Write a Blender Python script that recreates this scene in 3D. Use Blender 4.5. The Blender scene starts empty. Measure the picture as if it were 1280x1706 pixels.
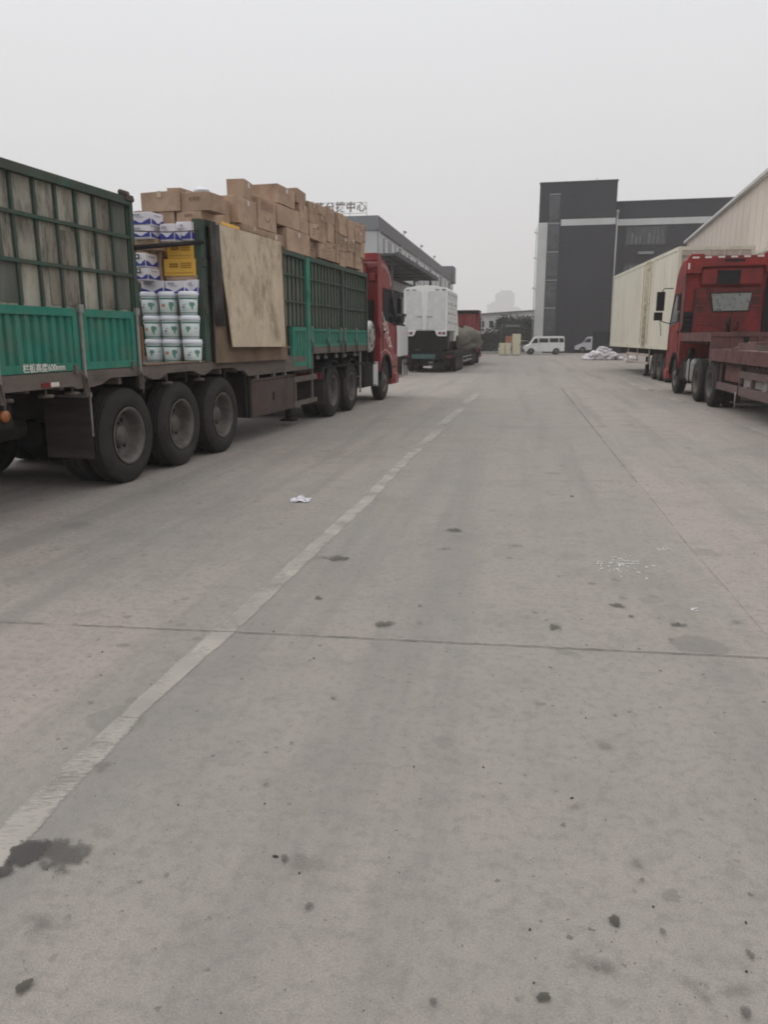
import bpy, math, random
from math import radians as R, sin, cos, pi
from mathutils import Vector, Matrix
random.seed(7)
scene = bpy.context.scene
COL = scene.collection

# ------------------------------------------------------------------ camera
CAMH = 1.6; PITCH = 12.8; FPX = 1281.0
cd = bpy.data.cameras.new('camera'); cam = bpy.data.objects.new('camera', cd); COL.objects.link(cam)
cam.location = (0, 0, CAMH); cam.rotation_euler = (R(90 - PITCH), 0, 0)
cd.sensor_fit = 'VERTICAL'; cd.sensor_height = 36.0; cd.lens = 36.0 * FPX / 1706.0
cd.clip_start = 0.05; cd.clip_end = 6000
scene.camera = cam

# ------------------------------------------------------------------ sky
w = bpy.data.worlds.new('World'); scene.world = w; w.use_nodes = True
nt = w.node_tree; N = nt.nodes; L = nt.links
for n in list(N): N.remove(n)
out = N.new('ShaderNodeOutputWorld'); bg = N.new('ShaderNodeBackground'); bg.inputs[1].default_value = 0.1
sky = N.new('ShaderNodeTexSky'); sky.sky_type = 'NISHITA'; sky.sun_disc = False
sky.sun_elevation = R(50); sky.sun_rotation = R(287); sky.dust_density = 5; sky.air_density = 1.5
hs = N.new('ShaderNodeHueSaturation'); hs.inputs['Saturation'].default_value = 0.06
tc = N.new('ShaderNodeTexCoord'); sep = N.new('ShaderNodeSeparateXYZ'); ramp = N.new('ShaderNodeValToRGB')
noi = N.new('ShaderNodeTexNoise'); noi.inputs['Scale'].default_value = 1.6; noi.inputs['Detail'].default_value = 3
mr = N.new('ShaderNodeMapRange'); mr.inputs[3].default_value = 0.96; mr.inputs[4].default_value = 1.04
L.new(tc.outputs['Generated'], noi.inputs['Vector']); L.new(noi.outputs[0], mr.inputs[0])
L.new(tc.outputs['Generated'], sep.inputs[0]); L.new(sep.outputs[2], ramp.inputs[0])
e = ramp.color_ramp.elements
e[0].position = 0.0; e[0].color = (.69, .683, .68, 1); e[1].position = 1.0; e[1].color = (1.72, 1.70, 1.69, 1)
x = e.new(.12); x.color = (.78, .778, .785, 1); x = e.new(.36); x.color = (.875, .885, .915, 1)
vm = N.new('ShaderNodeVectorMath'); vm.operation = 'SCALE'
mt = N.new('ShaderNodeMath'); mt.operation = 'MULTIPLY'; mt.inputs[1].default_value = 10.0
L.new(mr.outputs[0], mt.inputs[0]); L.new(mt.outputs[0], vm.inputs['Scale']); L.new(ramp.outputs[0], vm.inputs[0])
mx = N.new('ShaderNodeMix'); mx.data_type = 'RGBA'; mx.inputs[0].default_value = 0.88
L.new(sky.outputs[0], hs.inputs['Color']); L.new(hs.outputs[0], mx.inputs[6]); L.new(vm.outputs[0], mx.inputs[7])
L.new(mx.outputs[2], bg.inputs[0]); L.new(bg.outputs[0], out.inputs[0])

# ------------------------------------------------------------------ sun behind cloud
sd = bpy.data.lights.new('sun', 'SUN'); sd.energy = 0.5; sd.angle = R(40); sd.color = (1, .97, .93)
so = bpy.data.objects.new('sun', sd); COL.objects.link(so); so.rotation_euler = (R(40), 0, R(-107))
so.location = (0, -10, 30)
scene.view_settings.view_transform = 'Standard'; scene.view_settings.look = 'None'
scene.view_settings.exposure = 0.0; scene.view_settings.gamma = 1.0
scene.render.engine = 'CYCLES'
scene.cycles.use_denoising = True; scene.cycles.max_bounces = 6; scene.cycles.volume_bounces = 1
scene.cycles.transparent_max_bounces = 16
scene.cycles.pixel_filter_type = 'BLACKMAN_HARRIS'; scene.cycles.filter_width = 1.9

# ------------------------------------------------------------------ materials
def nodes(m):
    m.use_nodes = True; n = m.node_tree.nodes; return n, m.node_tree.links, n['Principled BSDF']
def mat(name, col, rough=.6, metal=0, var=.12, scale=3.0, dirt=None, dirtamt=.0, dirtscale=1.5, bump=0, bscale=40,
        stretch=(1, 1, 1), rnd=0.0, coat=0, thr=(.45, .7)):
    m = bpy.data.materials.new(name); n, l, p = nodes(m)
    p.inputs['Roughness'].default_value = rough; p.inputs['Metallic'].default_value = metal
    if coat: p.inputs['Coat Weight'].default_value = coat
    if rough > .45 and max(col) < .45: p.inputs['Specular IOR Level'].default_value = .18
    t = n.new('ShaderNodeTexCoord'); mp = n.new('ShaderNodeMapping'); mp.inputs['Scale'].default_value = stretch
    l.new(t.outputs['Object'], mp.inputs[0])
    oi = n.new('ShaderNodeObjectInfo')
    ad = n.new('ShaderNodeVectorMath'); ad.operation = 'ADD'; l.new(mp.outputs[0], ad.inputs[0])
    sc = n.new('ShaderNodeMath'); sc.operation = 'MULTIPLY'; sc.inputs[1].default_value = 37.0
    l.new(oi.outputs['Random'], sc.inputs[0]); l.new(sc.outputs[0], ad.inputs[1])
    a = n.new('ShaderNodeTexNoise'); a.inputs['Scale'].default_value = scale; a.inputs['Detail'].default_value = 7; a.inputs['Roughness'].default_value = .62
    l.new(ad.outputs[0], a.inputs['Vector'])
    mr = n.new('ShaderNodeMapRange'); mr.inputs[1].default_value = .25; mr.inputs[2].default_value = .75
    mr.inputs[3].default_value = 1 - var; mr.inputs[4].default_value = 1 + var
    l.new(a.outputs[0], mr.inputs[0])
    s1 = n.new('ShaderNodeVectorMath'); s1.operation = 'SCALE'; s1.inputs[0].default_value = col
    l.new(mr.outputs[0], s1.inputs['Scale']); cur = s1.outputs[0]
    if rnd:
        mr2 = n.new('ShaderNodeMapRange'); mr2.inputs[3].default_value = 1 - rnd; mr2.inputs[4].default_value = 1 + rnd
        l.new(oi.outputs['Random'], mr2.inputs[0])
        s2 = n.new('ShaderNodeVectorMath'); s2.operation = 'SCALE'; l.new(cur, s2.inputs[0]); l.new(mr2.outputs[0], s2.inputs['Scale']); cur = s2.outputs[0]
    if dirt:
        b = n.new('ShaderNodeTexNoise'); b.inputs['Scale'].default_value = dirtscale; b.inputs['Detail'].default_value = 8; b.inputs['Roughness'].default_value = .7
        l.new(ad.outputs[0], b.inputs['Vector'])
        q = n.new('ShaderNodeMapRange'); q.inputs[1].default_value = thr[0]; q.inputs[2].default_value = thr[1]; q.inputs[4].default_value = dirtamt
        l.new(b.outputs[0], q.inputs[0])
        mx = n.new('ShaderNodeMix'); mx.data_type = 'RGBA'; l.new(q.outputs[0], mx.inputs[0]); l.new(cur, mx.inputs[6]); mx.inputs[7].default_value = (*dirt, 1)
        cur = mx.outputs[2]
        rr = n.new('ShaderNodeMapRange'); rr.inputs[3].default_value = rough; rr.inputs[4].default_value = min(1, rough + .35)
        l.new(q.outputs[0], rr.inputs[0]); l.new(rr.outputs[0], p.inputs['Roughness'])
    l.new(cur, p.inputs['Base Color'])
    if bump:
        c = n.new('ShaderNodeTexNoise'); c.inputs['Scale'].default_value = bscale; c.inputs['Detail'].default_value = 4
        l.new(t.outputs['Object'], c.inputs['Vector'])
        bp = n.new('ShaderNodeBump'); bp.inputs['Strength'].default_value = bump; bp.inputs['Distance'].default_value = .01
        l.new(c.outputs[0], bp.inputs['Height']); l.new(bp.outputs[0], p.inputs['Normal'])
    return m
M = {}
M['green'] = mat('green_paint', (.030, .185, .135), .55, var=.22, scale=4, dirt=(.16, .15, .12), dirtamt=.55, dirtscale=2.6, bump=.1, thr=(.46, .75))
M['greenframe'] = mat('dull_green_frame', (.046, .084, .066), .65, var=.3, scale=6, dirt=(.085, .075, .062), dirtamt=.8, dirtscale=5, thr=(.4, .65))
M['plyrear'] = mat('weathered_plywood', (.34, .325, .27), .85, var=.3, scale=3, stretch=(1, 1.6, .5), dirt=(.05, .045, .038), dirtamt=.9, dirtscale=3.4, bump=.15, thr=(.45, .68))
M['plydark'] = mat('grimy_dark_infill', (.135, .145, .118), .85, var=.3, scale=5, stretch=(1, 1, .4), dirt=(.15, .14, .12), dirtamt=.6, dirtscale=4)
M['plylight'] = mat('pale_plywood', (.50, .41, .30), .8, var=.18, scale=3.5, stretch=(1, 1, .7), dirt=(.17, .115, .075), dirtamt=.9, dirtscale=3.0, bump=.08, thr=(.47, .72))
M['plybrown'] = mat('brown_plywood', (.17, .12, .085), .85, var=.22, scale=2.5, stretch=(1, 1, .5), dirt=(.07, .05, .04), dirtamt=.8, dirtscale=1.4, bump=.1)
M['deckwood'] = mat('dusty_deck_edge', (.15, .125, .11), .85, var=.3, scale=4, stretch=(1, .3, 1), dirt=(.045, .04, .036), dirtamt=.85, dirtscale=4, bump=.2)
M['chassis'] = mat('chassis_black', (.014, .012, .012), .8, var=.4, scale=6, dirt=(.05, .042, .035), dirtamt=.35, dirtscale=3)
M['brownsteel'] = mat('primer_brown_steel', (.085, .062, .056), .7, var=.2, scale=3, dirt=(.05, .04, .035), dirtamt=.8, dirtscale=2.2, bump=.1)
M['flap'] = mat('dusty_mud_flap', (.040, .031, .029), .8, var=.25, scale=2, stretch=(.3, 1, 3), dirt=(.10, .085, .075), dirtamt=.4, dirtscale=2)
M['rubber'] = mat('tyre_rubber', (.030, .028, .027), .85, var=.25, scale=3, dirt=(.07, .064, .057), dirtamt=.5, dirtscale=2.0, bump=.15, bscale=60)
M['rim'] = mat('dusty_wheel_rim', (.125, .115, .105), .6, metal=.25, var=.25, scale=5, dirt=(.07, .055, .045), dirtamt=.7, dirtscale=6)
M['black'] = mat('black_plastic', (.016, .016, .017), .55, var=.2)
M['steel'] = mat('worn_grey_steel', (.33, .33, .32), .5, metal=.5, var=.2, dirt=(.12, .09, .07), dirtamt=.6, dirtscale=7)
M['alu'] = mat('brushed_tank_metal', (.52, .53, .53), .38, metal=.8, var=.12, dirt=(.2, .19, .17), dirtamt=.4)
M['red'] = mat('red_cab_paint', (.24, .020, .022), .42, var=.14, scale=2, dirt=(.11, .06, .055), dirtamt=.5, dirtscale=1.8, coat=.2, thr=(.42, .8))
M['redback'] = mat('dusty_red_cab_paint', (.26, .030, .027), .5, var=.22, scale=2, dirt=(.09, .034, .033), dirtamt=.85, dirtscale=1.7, stretch=(1, 1, .7), thr=(.40, .66))
M['redsoot'] = mat('sooty_red_cab_paint', (.22, .028, .026), .6, var=.25, scale=2, dirt=(.055, .03, .028), dirtamt=.9, dirtscale=1.3, stretch=(1, 1, .8), thr=(.34, .60))
M['maroon'] = mat('dusty_maroon_steel', (.135, .066, .064), .75, var=.25, scale=3, dirt=(.06, .045, .043), dirtamt=.8, dirtscale=2.5, bump=.1)
M['deckdust'] = mat('dusty_trailer_bed', (.20, .13, .12), .85, var=.3, scale=2, stretch=(1, .4, 1), dirt=(.10, .07, .066), dirtamt=.8, dirtscale=1.5)
M['glass'] = mat('dark_vehicle_glass', (.018, .021, .023), .08, var=.1)
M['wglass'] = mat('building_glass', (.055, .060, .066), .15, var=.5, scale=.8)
M['lamp_red'] = mat('red_lens', (.16, .012, .014), .3)
M['lamp_orange'] = mat('orange_lens', (.30, .10, .025), .35)
M['white'] = mat('white_paint', (.70, .71, .70), .5, var=.05, dirt=(.45, .44, .41), dirtamt=.4, dirtscale=1.5)
M['tape_white'] = mat('white_reflective_tape', (.62, .58, .54), .5, var=.15, scale=20)
M['cream'] = mat('cream_container_paint', (.60, .575, .475), .6, var=.08, scale=1, stretch=(1, 1, .3), dirt=(.27, .22, .13), dirtamt=.5, dirtscale=1.2, thr=(.5, .8))
M['creamend'] = mat('dusty_container_end', (.44, .37, .33), .65, var=.12, scale=1.5, dirt=(.2, .15, .12), dirtamt=.6, dirtscale=2)
M['card'] = mat('brown_cardboard', (.375, .268, .195), .85, var=.09, scale=2, rnd=.20, dirt=(.20, .13, .09), dirtamt=.7, dirtscale=2.4, bump=.1, bscale=8)
M['cardtape'] = mat('packing_tape', (.47, .36, .25), .35, var=.05)
M['cardlabel'] = mat('shipping_label', (.60, .57, .52), .6)
M['ink'] = mat('faded_dark_ink', (.15, .095, .07), .8)
M['redink'] = mat('faded_red_ink', (.33, .16, .14), .8)
M['wbox'] = mat('white_printed_carton', (.66, .64, .68), .55, var=.05)
M['blue'] = mat('blue_print', (.045, .055, .26), .5, var=.2)
M['greyink'] = mat('grey_print', (.33, .33, .38), .6)
M['yellow'] = mat('yellow_carton', (.68, .40, .055), .6, var=.07)
M['yink'] = mat('brown_ink_on_yellow', (.30, .15, .03), .7)
M['pail'] = mat('white_pail_plastic', (.60, .67, .66), .35, var=.05)
M['lid'] = mat('white_lid_plastic', (.68, .71, .76), .35, var=.05)
M['pgreen'] = mat('green_pail_print', (.05, .17, .12), .5)
M['pgreen2'] = mat('leaf_green_pail_print', (.14, .30, .22), .5)
M['porange'] = mat('orange_sticker', (.60, .26, .12), .5)
M['cladding'] = mat('charcoal_cladding', (.034, .033, .041), .75, var=.05, scale=.3, dirt=(.042, .041, .047), dirtamt=.5, dirtscale=.2)
M['cladding2'] = mat('grey_cladding', (.055, .06, .066), .7, var=.05, scale=.3)
M['parapet'] = mat('grey_parapet_cladding', (.23, .24, .25), .7, var=.05, scale=.4, dirt=(.17, .17, .18), dirtamt=.5, dirtscale=.3)
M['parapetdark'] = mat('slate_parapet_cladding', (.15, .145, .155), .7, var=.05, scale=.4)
M['palewall'] = mat('pale_wall_paint', (.50, .51, .51), .8, var=.05, scale=.4, dirt=(.33, .33, .32), dirtamt=.4, dirtscale=.5)
M['beigewall'] = mat('beige_metal_wall', (.56, .49, .435), .7, var=.04, scale=.3, dirt=(.36, .32, .28), dirtamt=.5, dirtscale=.3)
M['canopy'] = mat('grey_canopy_sheet', (.085, .085, .09), .7, var=.15, scale=.5)
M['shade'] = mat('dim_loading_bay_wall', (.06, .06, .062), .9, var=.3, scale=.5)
M['tarp'] = mat('dusty_grey_tarp', (.15, .135, .115), .9, var=.25, scale=1.5, dirt=(.11, .11, .09), dirtamt=.6, dirtscale=1.2, bump=.5, bscale=3)
M['sack'] = mat('white_woven_sack', (.62, .59, .62), .8, var=.12, scale=5, rnd=.08, dirt=(.36, .34, .33), dirtamt=.5, dirtscale=4, bump=.4, bscale=12)
M['locker'] = mat('pale_cream_locker', (.60, .55, .40), .6, var=.05)
M['bark'] = mat('tree_bark', (.06, .05, .04), .9)
M['letter'] = mat('weathered_red_letter', (.21, .17, .17), .6, var=.2)
M['concrete'] = mat('concrete_block', (.33, .33, .31), .9, var=.1)
M['farwall'] = mat('far_grey_wall', (.08, .08, .085), .9, var=.08, scale=.05)
M['sky_reflection'] = mat('painted_sky_reflection', (.13, .13, .135), .7, var=.3, scale=1)  # pale tone that paints sky reflections on the office glass
M['navy'] = mat('dark_tarpaulin_box', (.012, .013, .016), .7)
M['silver'] = mat('silver_truck_paint', (.50, .50, .54), .4, metal=.2)
def leafmat(name, c):
    m = mat(name, c, .7, var=.4, scale=.8); return m
M['leaf'] = leafmat('dark_leaves', (.035, .045, .028)); M['leaf2'] = leafmat('dull_green_leaves', (.055, .065, .04))

# ground
def ground_mat():
    m = bpy.data.materials.new('weathered_concrete_paving'); n, l, p = nodes(m)
    t = n.new('ShaderNodeTexCoord'); mp = n.new('ShaderNodeMapping'); mp.inputs['Rotation'].default_value = (0, 0, R(10.2))
    l.new(t.outputs['Object'], mp.inputs[0])
    def noise(scale, det=6, rough=.6, st=None):
        a = n.new('ShaderNodeTexNoise'); a.inputs['Scale'].default_value = scale; a.inputs['Detail'].default_value = det; a.inputs['Roughness'].default_value = rough
        if st:
            q = n.new('ShaderNodeMapping'); q.inputs['Scale'].default_value = st; l.new(mp.outputs[0], q.inputs[0]); l.new(q.outputs[0], a.inputs['Vector'])
        else: l.new(mp.outputs[0], a.inputs['Vector'])
        return a.outputs[0]
    def rng(s, a, b, c, d):
        q = n.new('ShaderNodeMapRange'); q.interpolation_type = 'SMOOTHSTEP'
        for i, v in enumerate((a, b, c, d)): q.inputs[i + 1].default_value = v
        l.new(s, q.inputs[0]); return q.outputs[0]
    def mix(f, a, b, mode='MIX'):
        x = n.new('ShaderNodeMix'); x.data_type = 'RGBA'; x.blend_type = mode
        for v, i in ((f, 0), (a, 6), (b, 7)):
            if hasattr(v, 'links'): l.new(v, x.inputs[i])
            else: x.inputs[i].default_value = v if i == 0 else (*v, 1)
        return x.outputs[2]
    def mul(a, b):
        x = n.new('ShaderNodeMath'); x.operation = 'MULTIPLY'
        for i, v in enumerate((a, b)):
            if hasattr(v, 'links'): l.new(v, x.inputs[i])
            else: x.inputs[i].default_value = v
        return x.outputs[0]
    c = mix(rng(noise(.45, 5), .35, .65, 0, 1), (.365, .312, .283), (.325, .303, .271))
    c = mix(rng(noise(.16, 4), .35, .7, 0, .6), c, (.395, .340, .308))
    sx = n.new('ShaderNodeSeparateXYZ'); l.new(mp.outputs[0], sx.inputs[0])
    slab = rng(sx.outputs[0], 1.28, 1.31, 1, 0); slab2 = rng(sx.outputs[0], -1.95, -1.93, 0, 1)
    c = mix(mul(mul(slab, slab2), .38), c, (.272, .262, .234))
    c = mix(rng(noise(1.1, 8, .7), .45, .72, 0, .55), c, (.225, .213, .196))
    c = mix(rng(noise(.5, 7, .65, (3.2, .16, 1)), .46, .66, 0, .62), c, (.215, .203, .19))   # tyre wear along the lane
    c = mix(rng(noise(1.0, 6, .6, (.5, 7, 1)), .52, .75, 0, .22), c, (.36, .33, .30))     # broom marks across
    c = mix(rng(noise(5, 8, .75), .48, .68, 0, .5), c, (.20, .19, .175))
    c = mix(rng(noise(22, 6, .7), .46, .64, 0, .46), c, (.19, .178, .165))
    c = mix(rng(noise(170, 3, .6), .35, .65, 0, .5), c, (.16, .15, .14))              # grain
    c = mix(rng(noise(420, 2, .5), .60, .78, 0, .45), c, (.48, .45, .42))
    # scattered drips
    for sc, th, am, col in ((1.9, .26, .55, (.15, .145, .132)), (5.5, .20, .6, (.13, .122, .112)), (15, .17, .8, (.10, .092, .084)), (31, .13, .8, (.08, .07, .063))):
        v = n.new('ShaderNodeTexVoronoi'); v.inputs['Scale'].default_value = sc
        dn = n.new('ShaderNodeTexNoise'); dn.inputs['Scale'].default_value = sc * 3.2; dn.inputs['Detail'].default_value = 3; l.new(mp.outputs[0], dn.inputs['Vector'])
        ad = n.new('ShaderNodeVectorMath'); ad.operation = 'MULTIPLY_ADD'; ad.inputs[1].default_value = (.35 / sc,) * 3
        l.new(dn.outputs['Color'], ad.inputs[0]); l.new(mp.outputs[0], ad.inputs[2]); l.new(ad.outputs[0], v.inputs['Vector'])
        sp = n.new('ShaderNodeSeparateColor'); l.new(v.outputs['Color'], sp.inputs[0])
        siz = rng(sp.outputs[0], .45, 1.0, 0, th)
        d = n.new('ShaderNodeMath'); d.operation = 'SUBTRACT'; l.new(siz, d.inputs[0]); l.new(v.outputs['Distance'], d.inputs[1])
        f = rng(d.outputs[0], -.015, .03, 0, am); f = mul(f, rng(sp.outputs[1], .1, .8, .35, 1.0))
        f = mul(f, rng(noise(.35, 3), .36, .58, .5, 1))
        c = mix(f, c, col)
    l.new(c, p.inputs['Base Color']); p.inputs['Roughness'].default_value = .82; p.inputs['Specular IOR Level'].default_value = .3
    bp = n.new('ShaderNodeBump'); bp.inputs['Strength'].default_value = .35; bp.inputs['Distance'].default_value = .004
    l.new(noise(140, 4, .7), bp.inputs['Height']); l.new(bp.outputs[0], p.inputs['Normal'])
    return m
M['ground'] = ground_mat()
def alpha_mat(name, col, kind, lo=.4, hi=.6, scale=30, amt=1.0, stretch=(1, 1, 1)):
    """kind 'worn': noise-worn paint; kind 'blob': soft edged stain in generated space"""
    m = bpy.data.materials.new(name); n, l, p = nodes(m)
    p.inputs['Base Color'].default_value = (*col, 1); p.inputs['Roughness'].default_value = .8
    t = n.new('ShaderNodeTexCoord'); a = n.new('ShaderNodeTexNoise'); a.inputs['Scale'].default_value = scale; a.inputs['Detail'].default_value = 8; a.inputs['Roughness'].default_value = .68
    mp = n.new('ShaderNodeMapping'); mp.inputs['Scale'].default_value = stretch; l.new(t.outputs['Object'], mp.inputs[0]); l.new(mp.outputs[0], a.inputs['Vector'])
    r = n.new('ShaderNodeMapRange'); r.interpolation_type = 'SMOOTHSTEP'
    if kind == 'worn':
        b = n.new('ShaderNodeTexNoise'); b.inputs['Scale'].default_value = scale * .07; b.inputs['Detail'].default_value = 5; l.new(t.outputs['Object'], b.inputs['Vector'])
        ad = n.new('ShaderNodeMath'); ad.operation = 'ADD'; l.new(a.outputs[0], ad.inputs[0]); l.new(b.outputs[0], ad.inputs[1])
        uv = n.new('ShaderNodeUVMap'); sx = n.new('ShaderNodeSeparateXYZ'); l.new(uv.outputs[0], sx.inputs[0])
        # fade at the two long edges
        e1 = n.new('ShaderNodeMath'); e1.operation = 'SUBTRACT'; l.new(sx.outputs[0], e1.inputs[0]); e1.inputs[1].default_value = .5
        e2 = n.new('ShaderNodeMath'); e2.operation = 'ABSOLUTE'; l.new(e1.outputs[0], e2.inputs[0])
        e3 = n.new('ShaderNodeMapRange'); e3.inputs[1].default_value = .36; e3.inputs[2].default_value = .5; e3.inputs[4].default_value = -.28; l.new(e2.outputs[0], e3.inputs[0])
        e4 = n.new('ShaderNodeMath'); e4.operation = 'ADD'; l.new(ad.outputs[0], e4.inputs[0]); l.new(e3.outputs[0], e4.inputs[1])
        l.new(e4.outputs[0], r.inputs[0])
        c = n.new('ShaderNodeTexNoise'); c.inputs['Scale'].default_value = 3; c.inputs['Detail'].default_value = 6; l.new(t.outputs['Object'], c.inputs['Vector'])
        cr = n.new('ShaderNodeValToRGB'); cr.color_ramp.elements[0].position = .35; cr.color_ramp.elements[1].position = .7
        cr.color_ramp.elements[0].color = (*[v * .78 for v in col], 1); cr.color_ramp.elements[1].color = (*[v * 1.1 for v in col], 1)
        l.new(c.outputs[0], cr.inputs[0]); l.new(cr.outputs[0], p.inputs['Base Color'])
    else:
        d = n.new('ShaderNodeVectorMath'); d.operation = 'DISTANCE'; d.inputs[1].default_value = (0, 0, 0)
        uv = n.new('ShaderNodeUVMap'); l.new(uv.outputs[0], d.inputs[0])
        am_ = n.new('ShaderNodeMath'); am_.operation = 'MULTIPLY_ADD'; am_.inputs[1].default_value = 2.6; am_.inputs[2].default_value = -.8; l.new(a.outputs[0], am_.inputs[0])
        s = n.new('ShaderNodeMath'); s.operation = 'SUBTRACT'; l.new(am_.outputs[0], s.inputs[0]); l.new(d.outputs['Value'], s.inputs[1]); l.new(s.outputs[0], r.inputs[0])
    r.inputs[1].default_value = lo; r.inputs[2].default_value = hi; r.inputs[4].default_value = amt
    l.new(r.outputs[0], p.inputs['Alpha'])
    return m
M['line'] = alpha_mat('worn_white_road_paint', (.47, .435, .395), 'worn', .62, 1.02, 55, .70, (.45, 2.2, 1))
M['linefaint'] = alpha_mat('faint_white_road_paint', (.44, .41, .38), 'worn', .66, 1.0, 14, .75)
M['stain'] = alpha_mat('dark_oil_stain', (.085, .078, .072), 'blob', -.32, -.02, 30, .62)
M['oil'] = alpha_mat('fresh_oil_stain', (.060, .054, .052), 'blob', -.30, -.12, 22, .80)
M['stainsoft'] = alpha_mat('faded_stain', (.15, .135, .125), 'blob', -.35, .8, 24, .45)
M['wet'] = alpha_mat('wet_spot', (.058, .052, .045), 'blob', -.48, -.30, 12, .88)
M['crack'] = alpha_mat('dark_joint_filler', (.105, .095, .085), 'worn', .62, 1.0, 60, .85)
M['crackfaint'] = alpha_mat('faint_joint_line', (.16, .15, .14), 'worn', .72, 1.2, 30, .52)

# ------------------------------------------------------------------ mesh builder
class MB:
    def __init__(s): s.v = []; s.f = []; s.m = []; s.sm = []; s.uv = {}
    def add(s, vs, fs, mi=0, smooth=False):
        o = len(s.v); s.v += [tuple(v) for v in vs]
        for f in fs: s.f.append(tuple(i + o for i in f)); s.m.append(mi); s.sm.append(smooth)
        return s
    def box(s, x0, x1, y0, y1, z0, z1, mi=0):
        return s.add([(x0, y0, z0), (x1, y0, z0), (x1, y1, z0), (x0, y1, z0), (x0, y0, z1), (x1, y0, z1), (x1, y1, z1), (x0, y1, z1)],
                     [(0, 3, 2, 1), (4, 5, 6, 7), (0, 1, 5, 4), (1, 2, 6, 5), (2, 3, 7, 6), (3, 0, 4, 7)], mi)
    def obox(s, c, size, rz=0, rx=0, ry=0, mi=0):
        M3 = Matrix.Rotation(rz, 3, 'Z') @ Matrix.Rotation(rx, 3, 'X') @ Matrix.Rotation(ry, 3, 'Y')
        h = [q / 2 for q in size]; vs = []
        for z in (-1, 1):
            for (a, b) in ((-1, -1), (1, -1), (1, 1), (-1, 1)): vs.append(Vector(c) + M3 @ Vector((a * h[0], b * h[1], z * h[2])))
        return s.add(vs, [(0, 3, 2, 1), (4, 5, 6, 7), (0, 1, 5, 4), (1, 2, 6, 5), (2, 3, 7, 6), (3, 0, 4, 7)], mi)
    def bar(s, a, b, wd, ht, mi=0):
        a = Vector(a); b = Vector(b); d = (b - a); ln = d.length; d.normalize()
        up = Vector((0, 0, 1)) if abs(d.z) < .95 else Vector((0, 1, 0))
        sx = d.cross(up).normalized() * wd / 2; sy = sx.cross(d).normalized() * ht / 2
        vs = [a - sx - sy, a + sx - sy, a + sx + sy, a - sx + sy, b - sx - sy, b + sx - sy, b + sx + sy, b - sx + sy]
        return s.add(vs, [(0, 3, 2, 1), (4, 5, 6, 7), (0, 1, 5, 4), (1, 2, 6, 5), (2, 3, 7, 6), (3, 0, 4, 7)], mi)
    def tube(s, pts, r, seg=8, mi=0, cap=True):
        pts = [Vector(p) for p in pts]; rs = r if isinstance(r, (list, tuple)) else [r] * len(pts); vs = []
        for i, p in enumerate(pts):
            d = (pts[min(i + 1, len(pts) - 1)] - pts[max(i - 1, 0)]).normalized()
            up = Vector((0, 0, 1)) if abs(d.z) < .9 else Vector((1, 0, 0))
            a = d.cross(up).normalized(); b = a.cross(d)
            for k in range(seg): t = 2 * pi * k / seg; vs.append(p + (a * cos(t) + b * sin(t)) * rs[i])
        fs = []
        for i in range(len(pts) - 1):
            for k in range(seg): fs.append((i * seg + k, i * seg + (k + 1) % seg, (i + 1) * seg + (k + 1) % seg, (i + 1) * seg + k))
        if cap: fs += [tuple(range(seg))[::-1], tuple((len(pts) - 1) * seg + k for k in range(seg))]
        return s.add(vs, fs, mi, True)
    def lathe(s, prof, c=(0, 0, 0), axis='x', seg=32, mi=0, smooth=True, cap=True):
        """prof: list of (a, r) along the axis"""
        vs = []
        for a, r in prof:
            for k in range(seg):
                t = 2 * pi * k / seg; u, v = r * cos(t), r * sin(t)
                q = {'x': (a, u, v), 'y': (u, a, v), 'z': (u, v, a)}[axis]
                vs.append((c[0] + q[0], c[1] + q[1], c[2] + q[2]))
        fs = [(i * seg + k, i * seg + (k + 1) % seg, (i + 1) * seg + (k + 1) % seg, (i + 1) * seg + k) for i in range(len(prof) - 1) for k in range(seg)]
        if cap and prof[0][1] > 1e-6: fs.append(tuple(range(seg))[::-1])
        if cap and prof[-1][1] > 1e-6: fs.append(tuple((len(prof) - 1) * seg + k for k in range(seg)))
        return s.add(vs, fs, mi, smooth)
    def prism(s, poly, a0, a1, axis='x', mi=0):
        """poly in the plane across axis: x->(y,z), y->(x,z), z->(x,y)"""
        def q(p, a): return {'x': (a, p[0], p[1]), 'y': (p[0], a, p[1]), 'z': (p[0], p[1], a)}[axis]
        n = len(poly); vs = [q(p, a0) for p in poly] + [q(p, a1) for p in poly]
        return s.add(vs, [tuple(range(n)), tuple(range(2 * n - 1, n - 1, -1))] + [(i, i + n, (i + 1) % n + n, (i + 1) % n) for i in range(n)], mi)
    def build(s, name, mats, parent=None, bevel=0, loc=None):
        me = bpy.data.meshes.new(name); me.from_pydata(s.v, [], s.f)
        if not isinstance(mats, (list, tuple)): mats = [mats]
        for m in mats: me.materials.append(m)
        me.polygons.foreach_set('material_index', s.m); me.polygons.foreach_set('use_smooth', s.sm)
        if s.uv:
            ul = me.uv_layers.new(name='UVMap')
            for lp in me.loops: ul.data[lp.index].uv = s.uv[lp.vertex_index]
        me.update()
        import bmesh
        bm = bmesh.new(); bm.from_mesh(me); bmesh.ops.recalc_face_normals(bm, faces=bm.faces); bm.to_mesh(me); bm.free()
        o = bpy.data.objects.new(name, me); COL.objects.link(o)
        if parent: o.parent = parent
        if loc: o.location = loc
        if bevel:
            b = o.modifiers.new('bevel', 'BEVEL'); b.width = bevel; b.segments = 2; b.limit_method = 'ANGLE'; b.angle_limit = R(40)
        return o
def tag(o, label=None, cat=None, group=None, kind=None):
    for k, v in (('label', label), ('category', cat), ('group', group), ('kind', kind)):
        if v: o[k] = v
    return o
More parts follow.
